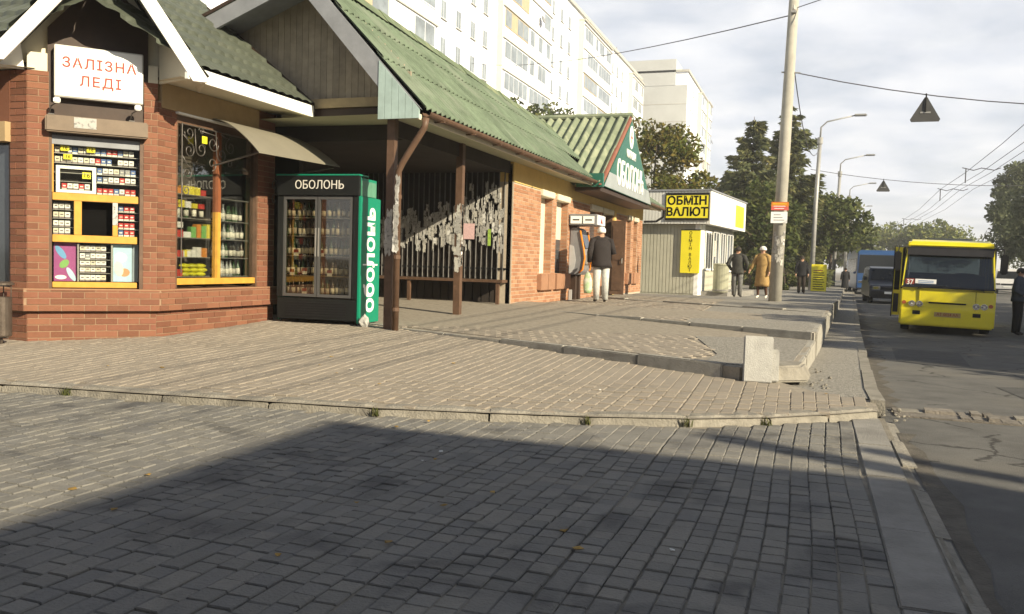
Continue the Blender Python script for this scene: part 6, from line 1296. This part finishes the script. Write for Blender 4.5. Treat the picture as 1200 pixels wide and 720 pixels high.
apt_bays(Ap, APX, 20, 128, 28.9, [56.3, 59.0, 61.8, 64.4, 82.7, 85.8, 88.7, 109.5, 112.2, 115.2, 31.0, 33.5, 36, 38.5], [(40.5, 54.5, .4), (67.2, 81.0, .45), (92.5, 106.2, .6), (119.5, 127.5, .6), (21, 29.5, .4)], ROWS, 3)
for y in (74, 90, 98, 112, 118): MB().tube([(APX - 1.5, y, 29.2), (APX - 1.5, y, 29.2 + rnd.uniform(1.2, 2.6))], .05, 5).build('antenna', M_lampm, Ap)
MB().box((APX - 4, 121, 29.2), (APX - 1.5, 124, 30.6)).build('roof_cabin', M_slab, Ap)
Ap2 = thing('apartment_block', 'farther apartment block with a blank grey-green end wall behind the autumn tree', 'apartment block', (-25, 140, -.4), world=True)
apt_bays(Ap2, -19.4, 134.0, 160, 31.2, [138, 141, 144], [(146.5, 153.5, .7), (154.5, 159.5, .9)], [5.3 + 2.6 * i for i in range(10)], 5)
MB().box((-30.4, 133.85, -.4), (-19.38, 133.98, 29.2)).build('end_wall', M_aptend, Ap2)
for z in (23.6, 26.3, 18.4, 21.0): MB().box((-30.4, 133.82, z), (-19.38, 133.85, z + .08)).build('panel_joint', M_jn, Ap2)
MB().box((-30.0, 133.8, 29.2), (-21.2, 140, 33.2)).build('roof_cabin', M_aptend, Ap2)

# ------------------------------------------------------------------ trees
def quads_mesh(name, C, N, U, size, aspect=1.0, bend=0):
    """C centres, N normals, U up vectors (n,3)"""
    V = np.cross(N, U); V /= np.linalg.norm(V, axis=1, keepdims=True) + 1e-9; s_ = size[:, None] * .5
    P = np.stack([C - V * s_ * .55 * aspect - U * s_ * .2, C - U * s_, C + V * s_ * .55 * aspect - U * s_ * .1, C + U * s_], 1).reshape(-1, 3)
    me = bpy.data.meshes.new(name); n = len(C); me.vertices.add(4 * n); me.vertices.foreach_set('co', P.astype(np.float32).ravel())
    me.loops.add(4 * n); me.loops.foreach_set('vertex_index', np.arange(4 * n, dtype=np.int32)); me.polygons.add(n); me.polygons.foreach_set('loop_start', np.arange(0, 4 * n, 4, dtype=np.int32)); me.polygons.foreach_set('loop_total', np.full(n, 4, dtype=np.int32)); me.update(calc_edges=True); return me
def unit(n): a = nrg.normal(size=(n, 3)); return a / np.linalg.norm(a, axis=1, keepdims=True)
M_bark = mat('bark', (.085, .065, .05), .9, .3, 8, .5, 30); M_birch = mat('bark_grey', (.15, .135, .115), .9, .3, 8, .5, 30)
LEAF = dict(dark=leafmat('leaf_dark', [(.03, .045, .02), (.06, .078, .028), (.10, .115, .04), (.15, .15, .055)]),
            spruce=leafmat('needle', [(.045, .06, .032), (.085, .10, .05), (.15, .155, .066), (.24, .21, .085)], .25),
            autumn=leafmat('leaf_autumn', [(.05, .075, .02), (.085, .105, .026), (.13, .125, .035), (.16, .12, .035), (.08, .10, .03)]),
            pale=leafmat('leaf_pale', [(.07, .10, .03), (.12, .15, .045), (.18, .19, .06), (.22, .20, .08)]),
            grey=leafmat('leaf_grey', [(.05, .065, .035), (.09, .105, .06), (.13, .145, .085), (.085, .10, .055)]))
def broadleaf(name, label, x, y, z0, H_, rx, rz_, kind, n, ls, trunk_r=.14, group=None, clumps=38, cbase=.32, gap=.0):
    t = thing(name, label, 'tree', (x, y, z0), group=group); cz = H_ * (1 + cbase) / 2; rzz = H_ * (1 - cbase) / 2
    tb = MB(); tb.tube([(0, 0, -.2), (.06, .02, H_ * .3), (.0, .05, H_ * .6), (.1, 0, H_ * .85)], [trunk_r, trunk_r * .75, trunk_r * .5, trunk_r * .15], 8)
    d = unit(clumps); rr = nrg.uniform(.35, 1.0, clumps) ** .6; cc = d * rr[:, None] * np.array([rx, rx, rzz]); cc[:, 2] += cz
    for c in cc[:: max(1, clumps // 14)]:
        s_ = Vector((.02, .03, H_ * nrg.uniform(.28, .55))); e = Vector(c); tb.tube([s_, s_.lerp(e, .5) + Vector((0, 0, .15)), e], [trunk_r * .4, trunk_r * .24, trunk_r * .08], 6)
    tb.build('trunk', M_birch if kind == 'grey' else M_bark, t)
    sz = nrg.uniform(.5, 1.15, clumps); w_ = sz / sz.sum(); which = nrg.choice(clumps, n, p=w_); base_r = rx * .36
    off = unit(n) * (nrg.uniform(0, 1, n) ** .45)[:, None] * (base_r * sz[which])[:, None]; off[:, 2] *= .8
    C = cc[which] + off; N = unit(n); N[:, 2] = np.abs(N[:, 2]) * .8 + .2; N /= np.linalg.norm(N, axis=1, keepdims=True); U = np.cross(N, unit(n)); U /= np.linalg.norm(U, axis=1, keepdims=True) + 1e-9
    me = quads_mesh('crown', C, N, U, nrg.uniform(.6, 1.3, n) * ls); link('crown', me, LEAF[kind], t); return t
def spruce(label, x, y, z0, H_, r0, n, ls, group=None):
    t = thing('spruce_tree', label, 'tree', (x, y, z0), group=group); tb = MB(); tb.tube([(0, 0, -.2), (.03, 0, H_ * .5), (0, 0, H_)], [.2, .12, .015], 8); C = []; D = []
    z = H_ * .1; k = 0
    while z < H_ * .985:
        f = 1 - z / H_; L0 = r0 * f ** .62 * nrg.uniform(.7, 1.2) + .1; nb = 7 if f > .3 else 5
        for q in range(nb):
            a = 6.2832 * (q / nb) + k * 1.1 + nrg.uniform(-.3, .3); L_ = L0 * nrg.uniform(.4, 1.25); dr = Vector((math.cos(a), math.sin(a), -.22 + .25 * (1 - f)))
            p0 = Vector((0, 0, z)); m_ = max(6, int(n * L_)); ts = nrg.uniform(.12, 1, m_) ** .7
            if L_ > .5: tb.tube([p0, p0 + dr * L_ * .9], [.03, .006], 4, False)
            for tt in ts:
                wdt = .34 * L_ * (1.1 - tt) + .08; C.append((p0.x + dr.x * L_ * tt + nrg.normal() * wdt * .55, p0.y + dr.y * L_ * tt + nrg.normal() * wdt * .55, p0.z + dr.z * L_ * tt + .10 * L_ * tt * tt - abs(nrg.normal()) * .17 * L_)); D.append((dr.x, dr.y, nrg.uniform(-.5, .1)))
        z += H_ * .034 * nrg.uniform(.6, 1.4); k += 1
    tb.build('trunk', M_bark, t); C = np.array(C); U = np.array(D) + unit(len(C)) * .5; U /= np.linalg.norm(U, axis=1, keepdims=True); N = np.cross(U, unit(len(C))); N /= np.linalg.norm(N, axis=1, keepdims=True) + 1e-9
    link('crown', quads_mesh('crown', C, N, U, nrg.uniform(.7, 1.3, len(C)) * ls, .55), LEAF['spruce'], t)
spruce('tall dark spruce beside the exchange booth', -4.0, 58, -.1, 11.2, 3.0, 130, .42); spruce('tallest spruce with a pointed top behind the concrete pole', -1.75, 60, -.1, 12.3, 2.9, 130, .44); spruce('slim spruce between the exchange booth and the tall spruces', -5.5, 64, -.1, 9.4, 2.6, 120, .42)
broadleaf('leafy_tree', 'dark leafy tree in front of the tall spruces', -2.6, 50, -.1, 6.0, 2.4, 2, 'dark', 4200, .32)
broadleaf('leafy_tree', 'olive leafy tree with thin branches at the sidewalk behind the yellow board', 1.1, 64, -.2, 7.0, 2.6, 2, 'dark', 4200, .36); broadleaf('leafy_tree', 'bushy green tree behind the second street lamp', .2, 76, -.2, 8.2, 3.2, 3, 'pale', 3800, .42); broadleaf('leafy_tree', 'low dark tree behind the distant woman in black', 1.6, 92, -.2, 7.0, 3.4, 3, 'dark', 3600, .46)
for i, (x, y, H_, r_) in enumerate(((8.5, 150, 9.5, 4.8), (13.5, 160, 10.5, 5.0), (17.5, 152, 10.2, 4.6), (4.5, 140, 8.6, 4.0), (22, 165, 9.5, 5.2), (1.5, 150, 10, 5))): broadleaf('leafy_tree', 'pale green tree closing the far end of the road', x, y, -.3, H_, r_, 4, 'pale', 3000, .66, group='trees at the end of the road')
broadleaf('leafy_tree', 'autumn-coloured tree turning brown behind the shop sign', -8.0, 44.5, -.1, 8.9, 2.5, 3, 'autumn', 11000, .27, clumps=60, cbase=.18); broadleaf('leafy_tree', 'small olive tree beside the autumn-coloured tree', -6.4, 47, -.1, 6.6, 1.7, 3, 'autumn', 4500, .26, clumps=34, cbase=.2)
for i, (x, y, H_, r_) in enumerate(((-19.5, 56, 12.6, 2.6), (-20.5, 61, 14.0, 2.5), (-20.0, 67, 14.6, 2.6), (-19.0, 50, 10.8, 2.2))): broadleaf('leafy_tree', 'dark treetop showing between the shop roof and the apartment block', x, y, -.3, H_, r_, 3, 'dark', 3000, .36, group='treetops behind the shop roof')
# hedge under the spruces and low wall
for i in range(7): broadleaf('hedge_bush', 'dark clipped bush in the row under the spruces', -6.5 + i * .85, 45.5 + .25 * i + rnd.uniform(-.3, .3), -.1, 1.9 + rnd.uniform(-.2, .5), .8, .8, 'dark', 900, .2, .04, group='bushes under the spruces', clumps=14, cbase=.05)
# trees across the road: the far ones show beside the bus, the near ones only shade the road
for i, (x, y, H_, r_) in enumerate(((17.6, 84, 11.5, 3.6), (19.2, 90, 12.8, 4.0), (17.4, 72, 10.4, 3.4), (21.5, 98, 12.5, 4.4))): broadleaf('leafy_tree', 'grey-green drooping tree across the road beyond the white van', x, y, -.2, H_, r_, 4, 'grey', 9000, .38, group='trees across the road', clumps=50, cbase=.2)
for i, y in enumerate((10.5, 15.2, 19.8, 24.5, 29.5, 35, 41, 48)): broadleaf('street_tree', 'leafy tree lining the far side of the road', 15.0 + rnd.uniform(-.4, .4), y, -.2, 8.7 + rnd.uniform(-.5, .3), 2.9, 3, 'dark', 7500, .36, clumps=54, group='trees lining the far pavement', cbase=.2)
for x_, y_, h_, r_ in ((14.8, -1.0, 8.3, .17), (15.2, -.7, 8.0, .13)):
    ms = thing('trolley_mast', 'tall steel mast on the far pavement opposite the plaza', 'mast', (x_, y_, -.2), group='masts opposite the plaza'); MB().tube([(0, 0, 0), (0, 0, h_)], [r_, r_ * .8], 12).build('shaft', M_lampm, ms); MB().lathe([(r_ * 1.6, 0), (r_ * 1.6, .4), (r_ * 1.1, .5)], 12).build('base', M_pole, ms)

# ------------------------------------------------------------------ unseen box behind the viewpoint, added to deepen shade on the lower plaza
SkyB = thing('sky_blocker', 'unseen dark box added behind the viewpoint to block sky light', 'sky_blocker', (-4.5, -5, 0), world=True)
MB().box((-10, -8, -.02), (.4, -1.9, 3.7)).build('wall', mat('sky_blocker_wall', (.16, .14, .12), .85, .1, 2), SkyB); MB().box((-10.3, -8.3, 3.7), (.6, -1.6, 3.85)).build('roof', M_slab, SkyB)
for k in range(4):
    w_ = MB().box((-9 + k * 2.4, -1.92, .9), (-7.4 + k * 2.4, -1.88, 2.5)).build('window', M_brown, SkyB); MB().box((-8.9 + k * 2.4, -1.88, 1.0), (-7.5 + k * 2.4, -1.87, 2.4)).build('pane', M_glwin, w_)
# ------------------------------------------------------------------ two-storey building opposite (its shadow lies on the lower plaza)
Op = thing('office_building', 'plain two-storey plastered building across the road from the plaza', 'building', (20, -14, -.3), world=True)
ox, oy, oh = -3.28 + 8 / math.tan(SUN_EL) * math.cos(SUN_AZ), 5.42 - 8 / math.tan(SUN_EL) * math.sin(SUN_AZ), 8.0
M_opw = mat('opposite_plaster', (.48, .44, .36), .85, .08, .8)
MB().box((ox + .15, -34, -.4), (ox + 16, oy - .15, 7.8)).build('wall', M_opw, Op); MB().box((ox, -34.2, 7.8), (ox + 16.2, oy, 8.0)).build('roof', M_slab, Op)
for r_ in range(2):
    for k in range(8):
        y = oy - 3 - k * 3.8; w_ = MB().box((ox + .12, y - .7, 1 + r_ * 3.6), (ox + .16, y + .7, 2.6 + r_ * 3.6)).build('window', M_wfr, Op); MB().box((ox + .1, y - .6, 1.1 + r_ * 3.6), (ox + .118, y + .6, 2.5 + r_ * 3.6)).build('pane', M_log, w_)
dr_ = MB().box((ox + .1, oy - 1.6, 0), (ox + .16, oy - .6, 2.2)).build('door', M_brown, Op); MB().tube([(ox + .08, oy - .75, 1.0), (ox + .08, oy - .75, 1.2)], .015, 6).build('handle', M_silver, dr_)

# ------------------------------------------------------------------ thin autumn haze
M_hz = bpy.data.materials.new('haze'); M_hz.use_nodes = True; t_ = M_hz.node_tree; t_.nodes.remove(t_.nodes['Principled BSDF'])
pv = t_.nodes.new('ShaderNodeVolumePrincipled'); pv.inputs['Color'].default_value = (.93, .95, .98, 1); pv.inputs['Density'].default_value = .0009; pv.inputs['Anisotropy'].default_value = .25
t_.links.new(pv.outputs[0], t_.nodes['Material Output'].inputs['Volume'])
tag(MB().box((-2600, -900, -1.5), (2600, 4100, 37)).build('haze', M_hz), kind='stuff')
S.cycles.volume_bounces = 1
